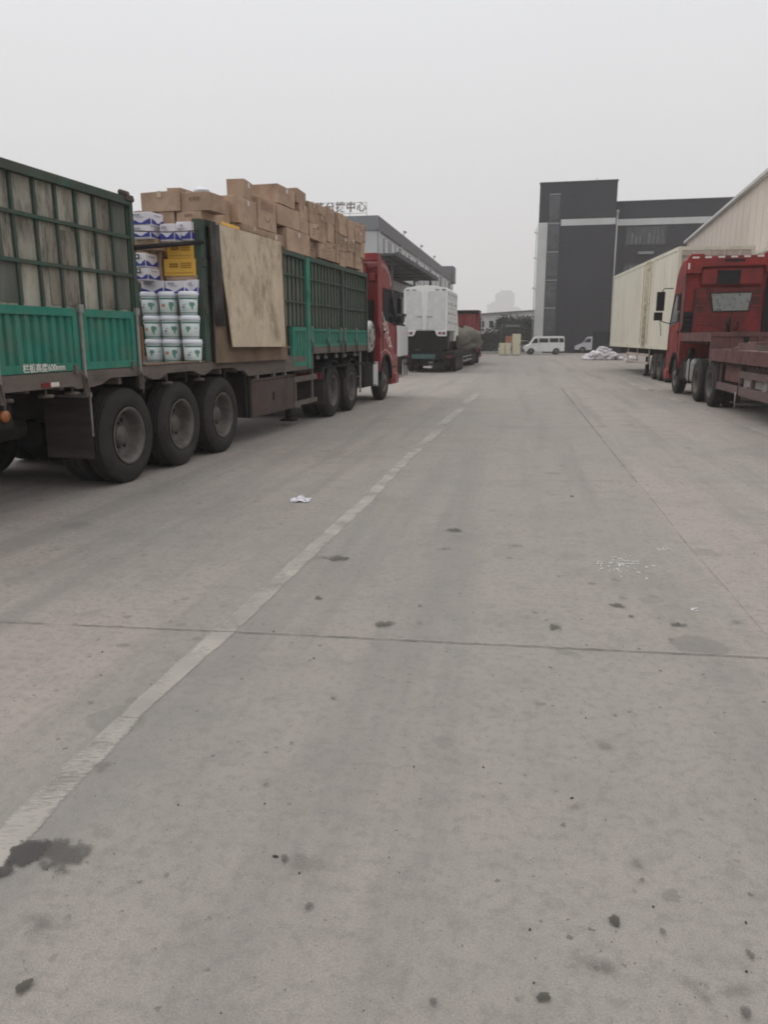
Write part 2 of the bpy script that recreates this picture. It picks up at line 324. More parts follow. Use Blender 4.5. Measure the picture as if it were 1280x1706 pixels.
def thing(name, label, cat, loc=(0, 0, 0), rot=0, group=None):
    o = bpy.data.objects.new(name, None); o.empty_display_size = .2; COL.objects.link(o)
    o.location = loc; o.rotation_euler = (0, 0, R(rot)); return tag(o, label, cat, group)
def copy_tree(o, parent=None):
    c = o.copy(); COL.objects.link(c)
    if parent: c.parent = parent
    for ch in list(o.children): copy_tree(ch, c)
    return c
def text(body, size, m, parent, mtx, name='lettering', ext=.002, shear=0, offset=0):
    c = bpy.data.curves.new('tmp', 'FONT'); c.body = body; c.size = size; c.extrude = ext; c.align_x = 'CENTER'; c.align_y = 'CENTER'
    c.resolution_u = 3; c.shear = shear; c.offset = offset
    o = bpy.data.objects.new('tmp', c); COL.objects.link(o); bpy.context.view_layer.update()
    me = bpy.data.meshes.new_from_object(o); bpy.data.objects.remove(o)
    me.transform(mtx); me.materials.clear(); me.materials.append(m)
    q = bpy.data.objects.new(name, me); COL.objects.link(q)
    if parent: q.parent = parent
    return q
def face_right(x, y, z):      # text on a +X facing side, reading towards +Y
    return Matrix(((0, 0, 1, x), (1, 0, 0, y), (0, 1, 0, z), (0, 0, 0, 1)))
def face_back(x, y, z):       # text on a -Y facing side, reading towards +X
    return Matrix(((1, 0, 0, x), (0, 0, -1, y), (0, 1, 0, z), (0, 0, 0, 1)))
def ground_pt(px, py, z=0.0):
    a = (px - 640) / FPX; b = -(py - 853) / FPX; t_ = R(PITCH)
    fy = cos(t_) + b * sin(t_); uz = b * cos(t_) - sin(t_); t = (z - CAMH) / uz
    return Vector((a * t, fy * t, z))
def struct(o): o['kind'] = 'structure'; return o

# ------------------------------------------------------------------ ground
g = MB(); g.add([(-1600, -60, 0), (1600, -60, 0), (1600, 1600, 0), (-1600, 1600, 0)], [(0, 1, 2, 3)])
struct(g.build('ground', M['ground']))
def strip(pts, z, m, name, smooth=0):
    """pts: (x, y, halfwidth, dirangle) -> strip with uv across"""
    b = MB(); n = len(pts)
    for i, (x, y, hw) in enumerate(pts):
        j0 = max(i - 1, 0); j1 = min(i + 1, n - 1)
        d = Vector((pts[j1][0] - pts[j0][0], pts[j1][1] - pts[j0][1])).normalized(); nx, ny = d.y, -d.x
        b.v += [(x - nx * hw, y - ny * hw, z), (x + nx * hw, y + ny * hw, z)]; b.uv[2 * i] = (0, i); b.uv[2 * i + 1] = (1, i)
    for i in range(n - 1): b.f.append((2 * i, 2 * i + 1, 2 * i + 3, 2 * i + 2)); b.m.append(0); b.sm.append(False)
    return struct(b.build(name, m))
def resample(pts, n):
    out = []
    for i in range(len(pts) - 1):
        for k in range(n): t = k / n; out.append(tuple(a + (b - a) * t for a, b in zip(pts[i], pts[i + 1])))
    out.append(pts[-1]); return out
def px_line(ps): return [(*ground_pt(a, b)[:2], hw) for a, b, hw in ps]
# white lane line: the near stretch was painted twice, a little off
strip(px_line([(-140, 1560, .060), (30, 1382, .068), (83, 1325, .068), (162, 1250, .070), (216, 1196, .052)]), .004, M['line'], 'road_marking')
strip(px_line([(214, 1197, .046), (250, 1163, .052), (297, 1119, .058), (345, 1078, .064), (379, 1048, .068), (427, 1003, .070), (508, 928, .070), (604, 840, .070)]), .004, M['line'], 'road_marking')
for seg in ([(606, 840, .068), (640, 803, .072), (670, 772, .078), (700, 744, .08)], [(702, 742, .09), (731, 717, .10)], [(733, 710, .11), (770, 680, .11)], [(775, 672, .13), (798, 654, .14)]):
    strip(px_line(seg), .004, M['line'], 'road_marking')
for (a, b, c, d, hw) in ((1034, 630, 1044, 634, .13), (1050, 638, 1060, 642, .13), (1073, 647, 1093, 653, .13), (1117, 663, 1143, 672, .13), (1160, 681, 1180, 688, .13), (1255, 713, 1300, 729, .13), (1080, 649, 1090, 652, .05)):
    strip(px_line([(a, b, hw), (c, d, hw)]), .004, M['linefaint'], 'road_marking')
def jit(pts, n, am):
    q = resample(pts, n); return [(x + random.uniform(-am, am), y + random.uniform(-am, am), hw * random.uniform(.6, 1.3)) for x, y, hw in q]
strip(jit(px_line([(-150, 1030, .006), (0, 1037, .0042), (370, 1053, .004), (760, 1072, .005), (1280, 1097, .004), (1450, 1105, .006)]), 40, .0035), .006, M['crack'], 'pavement_joint')
strip(jit(px_line([(300, 800, .004), (640, 801, .005), (1060, 802, .006), (1400, 805, .006)]), 30, .006), .006, M['crackfaint'], 'pavement_joint')
strip(jit(px_line([(500, 711, .008), (900, 712, .01), (1100, 713, .01)]), 12, .008), .006, M['crackfaint'], 'pavement_joint')
strip(jit(px_line([(935, 646, .022), (974, 694, .016), (1018, 750, .010), (1062, 804, .008)]), 14, .003), .006, M['crackfaint'], 'pavement_joint')
strip(jit(px_line([(1060, 802, .005), (1085, 830, .006), (1105, 855, .005)]), 14, .003), .008, M['crackfaint'], 'pavement_joint')
strip(jit(px_line([(1105, 855, .005), (1143, 905, .004), (1210, 980, .004), (1280, 1062, .004), (1420, 1230, .004)]), 20, .003), .006, M['crackfaint'], 'pavement_joint')
def blob(px, py, rx, ry, m, name='oil_stain', rot=0, z=.008):
    """stain outline on the ground, radii in metres"""
    c = ground_pt(px, py); b = MB(); n = 22
    b.v.append((c.x, c.y, z)); b.uv[0] = (0, 0); ph = random.uniform(0, 6)
    for k in range(n):
        t = 2 * pi * k / n; rr = 1 + .14 * sin(2 * t + ph) + .09 * sin(3 * t + 2 * ph)
        x, y = rx * rr * cos(t), ry * rr * sin(t); x, y = x * cos(rot) - y * sin(rot), x * sin(rot) + y * cos(rot)
        b.v.append((c.x + x, c.y + y, z)); b.uv[k + 1] = (cos(t), sin(t))
    for k in range(n): b.f.append((0, k + 1, (k + 1) % n + 1)); b.m.append(0); b.sm.append(False)
    return struct(b.build(name, m))
blob(45, 1422, .075, .085, M['oil'], rot=.3); blob(105, 1425, .10, .10, M['stain'], rot=1.0, z=.009); blob(5, 1455, .05, .035, M['oil'], rot=.6, z=.010)
blob(70, 1538, .09, .07, M['stainsoft']); blob(168, 1278, .055, .075, M['stainsoft']); blob(40, 1648, .020, .032, M['stainsoft'], rot=-.5)
blob(905, 1664, .019, .022, M['wet'], 'wet_spot'); blob(1025, 1536, .019, .021, M['wet'], 'wet_spot')
blob(40, 1647, .016, .028, M['wet'], 'wet_spot', rot=-.5, z=.011)
blob(1160, 1650, .03, .075, M['stainsoft'], rot=.35); blob(1235, 1650, .08, .035, M['stainsoft']); blob(965, 1600, .06, .05, M['stainsoft']); blob(1010, 1612, .07, .05, M['stainsoft'])
blob(565, 931, .085, .11, M['stain'], rot=.4); blob(540, 930, .12, .07, M['stainsoft']); blob(640, 1041, .07, .06, M['stain']); blob(925, 1046, .05, .06, M['stain']); blob(1065, 1445, .03, .05, M['stainsoft'])
blob(700, 1040, .04, .05, M['stainsoft']); blob(505, 1440, .07, .09, M['stainsoft'], rot=.5); blob(960, 1346, .05, .04, M['stainsoft']); blob(1005, 1243, .07, .08, M['stainsoft']); blob(1030, 1010, .05, .05, M['stain'])
blob(1130, 1042, .05, .04, M['stain']); blob(1230, 1038, .08, .06, M['stainsoft']); blob(757, 884, .1, .08, M['stain']); blob(740, 915, .07, .08, M['stainsoft']); blob(857, 910, .09, .1, M['stainsoft'])
for (a, b, r) in ((443, 1310, .014), (486, 1240, .010), (462, 1248, .007), (515, 1512, .016), (1104, 1555, .013), (1070, 1468, .012), (722, 1672, .012), (1130, 1040, .02), (1052, 1028, .02), (530, 997, .03), (700, 1010, .02), (150, 1172, .014), (475, 1432, .02), (555, 1165, .014), (1245, 1690, .02), (1252, 1595, .02)):
    blob(a, b, r, r * random.uniform(.7, 1.4), M['stain'], 'oil_drip', rot=random.uniform(0, 3))
# paint flakes and litter
fl = MB(); rf = random.Random(3)
for k in range(60):
    px = rf.gauss(1036, 22); py = rf.gauss(943, 9)
    if k < 8: px = rf.uniform(1085, 1118); py = 915 + rf.uniform(-2, 2)
    if 8 <= k < 14: px = rf.uniform(1146, 1164); py = 1016 + rf.uniform(-2, 2)
    c = ground_pt(px, py); a = rf.uniform(0, pi); l = rf.uniform(.004, .014) * (2 if rf.random() < .2 else 1); q = rf.uniform(.002, .006)
    fl.obox((c.x, c.y, .004), (l * 2, q * 2, .002), rz=a)
tag(fl.build('paint_flakes', M['white']), 'scatter of tiny white paint flakes on the concrete', 'debris', kind='stuff')
db = MB(); rf = random.Random(11)
for k in range(420):
    px = rf.uniform(20, 1270); py = rf.uniform(860, 1690); c = ground_pt(px, py); sz = rf.uniform(.001, .0022) * (2.4 if rf.random() < .12 else 1)
    db.obox((c.x, c.y, sz * .6), (sz * rf.uniform(1, 2.4), sz, sz * .8), rz=rf.uniform(0, 3), mi=0 if rf.random() < .72 else 1)
tag(db.build('grit', [M['bark'], M['concrete']]), 'loose dark grit and small stones scattered over the concrete', 'debris', kind='stuff')
def pebble(px, py, lx, ly, lz, m, name, label, cat, rz=0):
    c = ground_pt(px, py); b = MB(); prof = [(-1, .05), (-.8, .6), (-.3, 1), (.3, .95), (.8, .55), (1, .05)]
    b.lathe([(a * lx, r) for a, r in prof], axis='x', seg=10)
    b.v = [(x + .12 * lx * sin(3 * x / lx), y * ly, z * lz) for x, y, z in b.v]
    o = b.build(name, m, loc=(c.x, c.y, lz * .8)); o.rotation_euler = (0, 0, rz); return tag(o, label, cat)
pebble(459, 1428, .0105, .0045, .004, M['bark'], 'bark_chip', 'small dark brown chip of bark lying on the bare concrete', 'debris', -.2)
pebble(954, 827, .022, .012, .004, M['bark'], 'dead_leaf', 'dark dead leaf lying alone far up the lane', 'leaf', 0)
# crumpled paper
c = ground_pt(501, 834); pb = MB(); rp = random.Random(5); nn = 9
for i in range(nn + 1):
    for j in range(nn + 1):
        u, v_ = i / nn - .5, j / nn - .5; pb.v.append((u * .20 + rp.uniform(-.015, .015), v_ * .2 + rp.uniform(-.015, .015), .008 + .12 * max(0, .5 - abs(u) - abs(v_) * .6) * rp.uniform(.3, 1.2)))
for i in range(nn):
    for j in range(nn): k = i * (nn + 1) + j; pb.f.append((k, k + 1, k + nn + 2, k + nn + 1)); pb.m.append(1 if rp.random() < .25 else 0); pb.sm.append(False)
tag(pb.build('paper_wrapper', [M['wbox'], M['greyink']], loc=(c.x, c.y, 0)), 'crumpled white and blue paper wrapper lying left of the lane line', 'litter')

# ------------------------------------------------------------------ wheels
def lug_tyre(b, cx, r=.53, wd=.27):
    h = wd / 2
    prof = [(-h + .03, .31), (-h + .005, .35), (-h, .42), (-h + .012, .485), (-h + .035, r - .012), (-h + .055, r)]
    for k in range(4):
        q = -h + .055 + (wd - .11) * (k + .5) / 4
        prof += [(q - .008, r), (q - .006, r - .014), (q + .006, r - .014), (q + .008, r)]
    prof += [(h - .055, r), (h - .035, r - .012), (h - .012, .485), (h, .42), (h - .005, .35), (h - .03, .31)]
    prof += [(h - .06, .312), (-h + .06, .312), prof[0]]; b.lathe([(a + cx, q) for a, q in prof], seg=40, cap=False)
def rim_mesh(side, dual):
    """outer face towards +x*side, centred at x=0"""
    b = MB(); s = side
    if dual:
        prof = [(.125, .318), (.130, .300), (.118, .285), (.07, .265), (-.01, .258), (-.05, .235), (-.062, .17), (-.06, .12)]
        hub = [(-.06, .12), (.02, .115), (.035, .10), (.05, .06), (.052, 0)]; hx = -.055
    else:
        prof = [(.125, .318), (.130, .300), (.115, .285), (.08, .265), (.05, .25), (.09, .20), (.11, .16), (.11, .12)]
        hub = [(.11, .12), (.15, .10), (.17, .06), (.172, 0)]; hx = .105
    b.lathe([(a * s, r) for a, r in prof], seg=32, cap=False); b.lathe([(a * s, r) for a, r in hub], seg=20, cap=False); b.lathe([((-.10 if dual else .02) * s, .318), ((-.10 if dual else .02) * s, .0)], seg=24, mi=1, cap=False)
    for k in range(10):
        t = 2 * pi * k / 10; b.tube([(hx * s, .145 * cos(t), .145 * sin(t)), ((hx + .03) * s, .145 * cos(t), .145 * sin(t))], .014, 6)
    for k in range(8):
        t = 2 * pi * (k + .5) / 8; rr = .205; q = (-.052 if dual else .078)
        b.tube([(q * s - .02 * s, rr * cos(t), rr * sin(t)), (q * s + (.004 if dual else .012) * s, rr * cos(t), rr * sin(t))], .026, 10, mi=1)
    return b
def wheel(parent, x, y, side, dual=True, r=.53):
    """x is the outer face of the outer tyre"""
    b = MB(); lug_tyre(b, 0); o = b.build('wheel', M['rubber'], parent, loc=(x - side * .135, y, r))
    rim_mesh(side, dual).build('rim', [M['rim'], M['black']], o)
    o.scale = (1, r / .53, r / .53); o.rotation_euler = (random.uniform(0, 1), 0, 0)
    if dual:
        b = MB(); lug_tyre(b, 0); b.lathe([(-.02, .0), (-.02, .32), (.02, .32), (.02, 0)], seg=24, smooth=False); q = b.build('wheel', M['rubber'], parent, loc=(x - side * (.135 + .33), y, r)); q.scale = (1, r / .53, r / .53)
def axle(parent, x0, x1, y, z=.53):
    b = MB(); b.tube([(x0 + .2, y, z), (x1 - .2, y, z)], .065, 10); b.box((x0 + x1) / 2 - .16, (x0 + x1) / 2 + .16, y - .14, y + .14, z - .14, z + .14)
    for q in (x0 + .75, x1 - .75): b.bar((q, y - .55, z + .22), (q, y, z + .10), .09, .05); b.bar((q, y, z + .10), (q, y + .55, z + .22), .09, .05)
    b.build('axle', M['chassis'], parent)

# ------------------------------------------------------------------ the heavy cab, used by both red tractors
def heavy_cab(root, x0, yb, back, side_sign, zt=3.55, wdt=2.45, paint=None):
    """x0..x0+wdt wide, back face at yb, nose at yb+1.9"""
    paint = paint or M['red']; x1 = x0 + wdt; f = yb
    ax = f + .62
    arch = [(ax + .62 * cos(t), .53 + .66 * sin(t)) for t in [pi * k / 10 for k in range(11)]]
    prof = [(f, 1.18), (f, 3.0), (f - .02, zt - .22), (f + .1, zt - .02), (f + .45, zt - .03), (f + .85, zt - .16), (f + 1.15, zt - .38), (f + 1.30, zt - .68), (f + 1.36, zt - .80), (f + 1.86, 1.95), (f + 1.94, 1.6), (f + 1.95, .75), (f + 1.88, .42), (f + 1.30, .36), (f + 1.27, .6)]
    prof += [p for p in arch if p[0] > f + .02 and p[0] < f + 1.25]
    b = MB(); b.prism(prof, x0 + .03, x1 - .03, 'x'); cab = b.build('cab', paint, root, bevel=.05); right_truck = root.name == 'flatbed_truck'
    for sx in (x0, x1):
        o_ = .003 if sx == x1 else -.003; e = sx + (-.03 if sx == x1 else .03) + o_ * 0; q = 1 if sx == x1 else -1
        b = MB(); b.prism([(f + .30, 2.04), (f + .30, 2.78), (f + 1.12, 2.78), (f + 1.66, 2.0), (f + 1.66, 1.92), (f + 1.0, 1.98)], e - q * .002, e + q * .007, 'x'); b.build('side_window', M['glass'], cab)
        b = MB()
        b.bar((e + q * .012, f + 1.12, 2.82), (e + q * .012, f + 1.72, 1.96), .02, .05); b.bar((e + q * .012, f + .26, 2.80), (e + q * .012, f + 1.14, 2.80), .02, .03)
        b.bar((e + q * .012, f + .26, 1.2), (e + q * .012, f + .26, 2.80), .012, .015); b.bar((e + q * .012, f + 1.72, 1.98), (e + q * .012, f + 1.66, 1.16), .012, .015)
        b.box(*sorted((e, e + q * .03)), f + .34, f + .5, 1.72, 1.77)
        b.build('door_trim', M['black'], cab)
        # wheel arch trim and steps
        b = MB()
        for k in range(10):
            t0, t1 = pi * k / 10, pi * (k + 1) / 10
            b.bar((e - q * .02, ax + .60 * cos(t0), .53 + .64 * sin(t0)), (e - q * .02, ax + .60 * cos(t1), .53 + .64 * sin(t1)), .10, .04)
        b.box(*sorted((e - q * .25, e + q * .005)), f + 1.34, f + 1.80, .45, .49); b.box(*sorted((e - q * .25, e + q * .005)), f + 1.34, f + 1.80, .80, .84)
        b.build('wheel_arch', M['black'], cab)
        # mirrors
        if right_truck and sx == x0: continue
        b = MB(); mx_ = sx + q * .16; my = f + 1.62
        mx_ = sx + q * .09; b.obox((mx_, my, 2.42), (.12, .09, .40)); b.obox((mx_, my, 2.07), (.12, .10, .15))
        b.tube([(sx - q * .03, my - .12, 2.76), (mx_ - q * .02, my - .02, 2.76), (mx_, my, 2.60)], .014, 6); b.tube([(sx - q * .03, my - .02, 1.92), (mx_, my, 1.94), (mx_, my, 2.2)], .014, 6)
        b.build('mirror', M['black'], cab, bevel=.02)
    # windscreen
    b = MB(); p0 = Vector((0, f + 1.38, zt - .86)); p1 = Vector((0, f + 1.83, 2.03)); d = (p1 - p0).normalized(); nrm = Vector((0, -d.z, d.y))
    if nrm.y < 0: nrm = -nrm
    a_, b_ = p0 + nrm * .012, p1 + nrm * .012
    b.add([(x0 + .16, a_.y, a_.z), (x1 - .16, a_.y, a_.z), (x1 - .12, b_.y, b_.z), (x0 + .12, b_.y, b_.z), (x0 + .16, a_.y - .03, a_.z - .02), (x1 - .16, a_.y - .03, a_.z - .02), (x1 - .12, b_.y - .03, b_.z - .02), (x0 + .12, b_.y - .03, b_.z - .02)],
          [(0, 1, 2, 3), (4, 7, 6, 5), (0, 4, 5, 1), (1, 5, 6, 2), (2, 6, 7, 3), (3, 7, 4, 0)]); b.build('windscreen', M['glass'], cab)
    b = MB(); b.box(x0 + .3, x1 - .3, f + 1.952, f + 1.972, .95, 1.6); b.build('grille', M['black'], cab)
    b = MB(); b.box(x0 - .01, x1 + .01, f + 1.50, f + 2.0, .36, .66); b.build('bumper', paint, cab, bevel=.06)
    for q in (x0 + .25, x1 - .25):
        b = MB(); b.box(q - .18, q + .18, f + 2.002, f + 2.03, .48, .62); b.build('headlight', M['tape_white'], cab, bevel=.02)
    return cab
def tractor_frame(root, x0, x1, y0, y1, lo=.62, hi=.90):
    b = MB(); c = (x0 + x1) / 2
    for q in (c - .42, c + .42): b.box(q - .04, q + .04, y0, y1, lo, hi)
    y = y0
    while y < y1: b.box(c - .38, c + .38, y, y + .08, lo + .04, hi - .04); y += 1.1
    b.build('chassis_frame', M['chassis'], root)
def fender(root, xa, xb, y, r=.60, name='mudguard', a0=.12, a1=.88):
    b = MB(); n = 12
    for k in range(n):
        t0, t1 = pi * (a0 + (a1 - a0) * k / n), pi * (a0 + (a1 - a0) * (k + 1) / n)
        P = [(y + r * cos(t), .53 + r * sin(t)) for t in (t0, t1)] + [(y + (r + .02) * cos(t), .53 + (r + .02) * sin(t)) for t in (t1, t0)]
        b.prism(P, xa, xb, 'x')
    b.build(name, M['black'], root)

# =================================================================== LEFT TRUCK
LO = Vector((-2.82, 8.58, 0)); LA = 13.8
def Lw(x, y, z): return LO + Vector((x * cos(R(LA)) + y * sin(R(LA)), -x * sin(R(LA)) + y * cos(R(LA)), z))
T = thing('cargo_truck', 'red semi truck with long green stake sided trailer piled with cartons', 'truck', LO, -LA)
XW = -2.45
# deck edge with scallops over the wheels
def deck_edge(x0, x1):
    top = 1.275; P = [(-3.7, top), (6.25, top), (6.25, 1.03), (3.25, 1.03), (3.1, 1.12)]
    for yc in (2.4, 1.2, 0.0): P += [(yc + .52, 1.12), (yc + .33, 1.18), (yc - .33, 1.18), (yc - .52, 1.12)]
    P += [(-.75, 1.10), (-.9, 1.10), (-1.0, 1.13), (-3.7, 1.13)]
    b = MB(); b.prism(P[::-1], x0, x1, 'x'); return b
deck_edge(-.05, 0).build('deck_edge', M['deckwood'], T); deck_edge(XW, XW + .05).build('deck_edge', M['deckwood'], T)
b = MB(); b.box(XW + .05, -.05, -3.7, 6.25, 1.20, 1.28); b.box(XW + .02, -.02, 6.25, 10.15, 1.33, 1.40)
for k in range(20): b.box(XW + .06, -.06, -3.6 + k * .5, -3.54 + k * .5, 1.10, 1.20)
b.build('deck', M['deckwood'], T)
b = MB()
for q in (-.72, -1.73): b.box(q - .07, q + .07, -3.7, 6.3, .78, 1.18); b.box(q - .07, q + .07, 6.3, 10.1, 1.06, 1.33)
for y in (5.6,): b.prism([(6.3, .78), (7.0, 1.06), (7.0, 1.33), (6.3, 1.18)], -.79, -.65, 'x'); b.prism([(6.3, .78), (7.0, 1.06), (7.0, 1.33), (6.3, 1.18)], -1.80, -1.66, 'x')
for k in range(12): b.box(-1.66, -.79, -3.5 + k * .85, -3.42 + k * .85, .9, 1.1)
for k in range(9): b.box(-.65, -.06, -3.2 + k * 1.15, -3.14 + k * 1.15, 1.04, 1.19)
b.build('trailer_chassis', M['chassis'], T)
# front raised rail
b = MB(); b.box(-.06, 0, 6.28, 10.17, 1.30, 1.42); b.box(XW, XW + .06, 6.28, 10.17, 1.30, 1.42); b.box(-.07, .0, 6.20, 6.28, 1.03, 1.42); b.build('side_rail', M['deckwood'], T)
# corrugated drop sides
def drop_side(y0, y1, z0, z1, rib=.115, name='drop_side', x=0.0, frame=.075, parent=T, m='green', flip=1):
    P = []; y = y0 + frame; n = max(2, int((y1 - y0 - 2 * frame) / rib)); st = (y1 - y0 - 2 * frame) / n; d = .028
    for k in range(n):
        a = y + k * st; P += [(a, -.012), (a + st * .12, -.012 - d), (a + st * .46, -.012 - d), (a + st * .58, -.012)]
    P.append((y1 - frame, -.012)); b = MB(); vs = []; fs = []
    for yy, xx in P: vs += [(x + xx * flip, yy, z0 + frame), (x + xx * flip, yy, z1 - frame)]
    for i in range(len(P) - 1): fs.append((2 * i, 2 * i + 2, 2 * i + 3, 2 * i + 1))
    k = len(vs)
    b.add(vs, fs)
    b.add([(v[0] - .01 * flip, v[1], v[2]) for v in vs], [f[::-1] for f in fs])
    xs = sorted((x - .055 * flip, x + .004 * flip))
    b.box(*xs, y0, y1, z0, z0 + frame); b.box(*xs, y0, y1, z1 - frame, z1); b.box(*xs, y0, y0 + frame, z0 + frame, z1 - frame); b.box(*xs, y1 - frame, y1, z0 + frame, z1 - frame)
    return b.build(name, M[m], parent)
ds = None
for (a, c) in ((-3.68, -2.04), (-1.96, -.83), (-.75, .20)):
    o = drop_side(a, c, 1.282, 1.875)
    if a == -1.96: ds = o
drop_side(5.20, 5.92, 1.10, 1.78)
for (a, c) in ((6.22, 7.16), (7.22, 7.98), (8.34, 9.18), (9.22, 10.12)): drop_side(a, c, 1.425, 1.76, frame=.05)
drop_side(8.04, 8.30, 1.425, 1.76, frame=.04)
for (a, c) in ((-3.68, .2), (.3, 5.2)): drop_side(a, c, 1.282, 1.875, x=XW, flip=-1)
drop_side(6.2, 10.1, 1.425, 1.76, x=XW, flip=-1)
t_ = text('栏板高度600mm', .085, M['tape_white'], ds, face_right(.0065, -1.38, 1.32), ext=.001, offset=.0015)
# struts with latches
def strut(y, z0=1.08, z1=1.90, m='steel'):
    k_ = 1 if z0 < 1.2 else .6
    b = MB(); b.box(.006, .026, y - .018 * k_, y + .018 * k_, z0 + .1, z1); b.box(.006, .036, y - .035 * k_, y + .035 * k_, z1 - .06 * k_, z1 + .015)
    o = b.build('strut', M[m], T)
    b = MB(); b.box(.004, .034, y - .024 * k_, y + .024 * k_, z0 - .05 * k_, z0 + .12); b.tube([(.03, y - .10 * k_, z0 + .19), (.045, y - .02, z0 + .12), (.04, y + .015, z0 - .02), (.02, y + .02, z0 - .10 * k_)], .009, 6)
    b.box(.006, .026, y - .16 * k_, y - .12 * k_, z0 + .17, z0 + .17 + .09 * k_)
    b.build('latch', M['deckwood'], o)
for y in (-2.0, -.79, .235): strut(y)
for y in (6.18, 7.19, 8.01, 8.32, 9.2): strut(y, z0=1.34, z1=1.78)
# cage walls
def cage(y0, y1, x, panel, rib=.30, zb=1.875, zt=3.05, name='cage_panel', ribw=.03, flip=1, levels=(2.26, 2.66)):
    b = MB(); a, c = sorted((x - .075 * flip, x - .055 * flip)); b.box(a, c, y0, y1, zb, zt - .02)
    root = b.build(name, panel, T)
    b = MB(); a, c = sorted((x - .055 * flip, x - .025 * flip))
    n = max(1, round((y1 - y0) / rib))
    for k in range(n + 1):
        q = y0 + (y1 - y0) * k / n; ww = ribw * (1.3 if k in (0, n) else 1); b.box(a, c, max(y0, q - ww / 2), min(y1, q + ww / 2), zb, zt - .06)
    a, c = sorted((x - .05 * flip, x - .012 * flip))
    for z in levels: b.box(a, c, y0, y1, z - .017, z + .017)
    a, c = sorted((x - .09 * flip, x + .015 * flip)); b.box(a, c, y0, y1, zt - .06, zt + .02)
    b.build('cage_frame', M['greenframe'], root); return root
cr_ = cage(-3.68, .26, 0, M['plyrear'])
M['plygrey'] = mat('slate_weathered_plywood', (.11, .12, .105), .85, var=.35, scale=3, stretch=(1, 1.6, .5), dirt=(.17, .15, .12), dirtamt=.6, dirtscale=3)
M['plytan'] = mat('tan_weathered_plywood', (.26, .24, .195), .85, var=.35, scale=4, stretch=(1, 1.6, .4), dirt=(.05, .04, .034), dirtamt=.9, dirtscale=4, thr=(.42, .62))
for (a, c_, z0_, z1_, m_) in ((-.08, .22, 1.9, 2.99, 'plygrey'), (-.33, -.085, 1.9, 2.26, 'plytan'), (-3.6, -1.70, 2.28, 2.99, 'plygrey'), (-3.6, -1.5, 1.9, 2.25, 'plygrey'), (-.34, -.085, 2.27, 2.99, 'plytan'), (-1.12, -.70, 1.9, 2.60, 'plytan')):
    b = MB(); b.box(-.0545, -.048, a, c_, z0_, z1_); b.build('plywood_patch', M[m_], cr_)
b = MB(); b.box(-.06, .03, .17, .31, 3.035, 3.09); b.tube([(-.02, .24, 3.06), (-.02, .36, 3.06)], .03, 8); b.tube([(.0, .10, 3.10), (.0, .24, 3.10)], .03, 8); b.build('corner_fitting', M['brownsteel'], cr_)
b = MB(); b.box(-.09, .0, .26, .33, 1.28, 3.05); b.build('post', M['greenframe'], T)
b = MB(); b.box(-.06, -.0, .34, .365, 1.34, 1.72); b.build('side_marker', M['lamp_orange'], T)
b = MB(); b.box(-.10, .012, 1.88, 2.02, 1.28, 3.08); b.box(.0125, .03, 1.9, 2.0, 1.9, 1.98); b.box(.0125, .03, 1.9, 2.0, 2.5, 2.6); b.build('post', M['greenframe'], T)
cage(2.02, 4.72, 0, M['plydark'], rib=.22, zb=1.28, zt=3.07)
cage(4.74, 5.93, 0, M['plydark'], rib=.20, zb=1.79, zt=3.0, levels=(2.2, 2.64))
b = MB(); b.box(-.10, .015, 5.94, 6.14, 1.04, 3.0); b.box(.016, .03, 5.98, 6.1, 2.3, 2.42); b.build('post', M['green'], T)
cage(6.15, 10.15, 0, M['plydark'], rib=.20, zb=1.77, zt=3.0, levels=(2.2, 2.64))
b = MB(); b.box(-.09, .018, 8.16, 8.24, 1.78, 3.02); b.build('post', M['greenframe'], T)
b = MB(); b.box(-.09, .015, 10.12, 10.18, 1.3, 3.03); b.build('post', M['greenframe'], T)
cage(-3.68, 10.15, XW, M['plydark'], rib=.6, flip=-1, zb=1.79, zt=3.0)
b = MB(); b.box(XW + .08, -.08, 10.10, 10.15, 1.40, 3.0); b.build('headboard', M['greenframe'], T)
b = MB(); b.box(XW + .08, -.08, -3.70, -3.64, 1.28, 3.05); b.build('tailgate', M['greenframe'], T)
# bar and strap across the opening
b = MB(); b.tube([(.0, .30, 2.56), (-.0, 1.95, 2.80)], .028, 10); b.build('crossbar', M['chassis'], T)
b = MB(); b.tube([(-.02, .30, 2.735), (-.02, 1.1, 2.82), (-.02, 1.95, 2.945)], .008, 6); b.build('strap', M['brownsteel'], T)
# deck cover lip in the opening
b = MB(); b.box(-.14, .006, .36, 1.86, 1.281, 1.30); b.build('deck_board', M['plybrown'], T)
# running gear
for y in (0, 1.2, 2.4):
    wheel(T, -.02, y, 1); wheel(T, XW + .02, y, -1); axle(T, XW, 0, y)
# rear flap, hangers
b = MB(); b.box(-.60, -.05, -.67, -.655, .36, 1.0); b.build('mud_flap', M['flap'], T, bevel=.004)
b = MB(); b.box(-.62, -.03, -.70, -.64, 1.0, 1.05); b.box(-.052, -.040, -.66, -.645, .60, 1.05); b.build('flap_bracket', M['steel'], T)
b = MB(); b.box(XW + .05, XW + .60, -.67, -.655, .36, 1.0); b.build('mud_flap', M['flap'], T)
for y in (-1.9, -1.35, -.95, .9, 1.75): 
    b = MB(); b.tube([(-.12, y, 1.055), (-.03, y + .02, 1.06), (-.02, y + .08, 1.055)], .018, 8); b.tube([(-.05, y + .02, 1.05), (-.05, y + .02, 1.13)], .010, 6); b.build('rope_hook', M['deckwood'], T)
b = MB(); b.box(.0005, .008, -1.45, -1.32, 1.145, 1.185, 0); b.box(.0005, .008, -1.32, -1.2, 1.145, 1.185, 1); b.build('reflector', [M['lamp_red'], M['tape_white']], T)
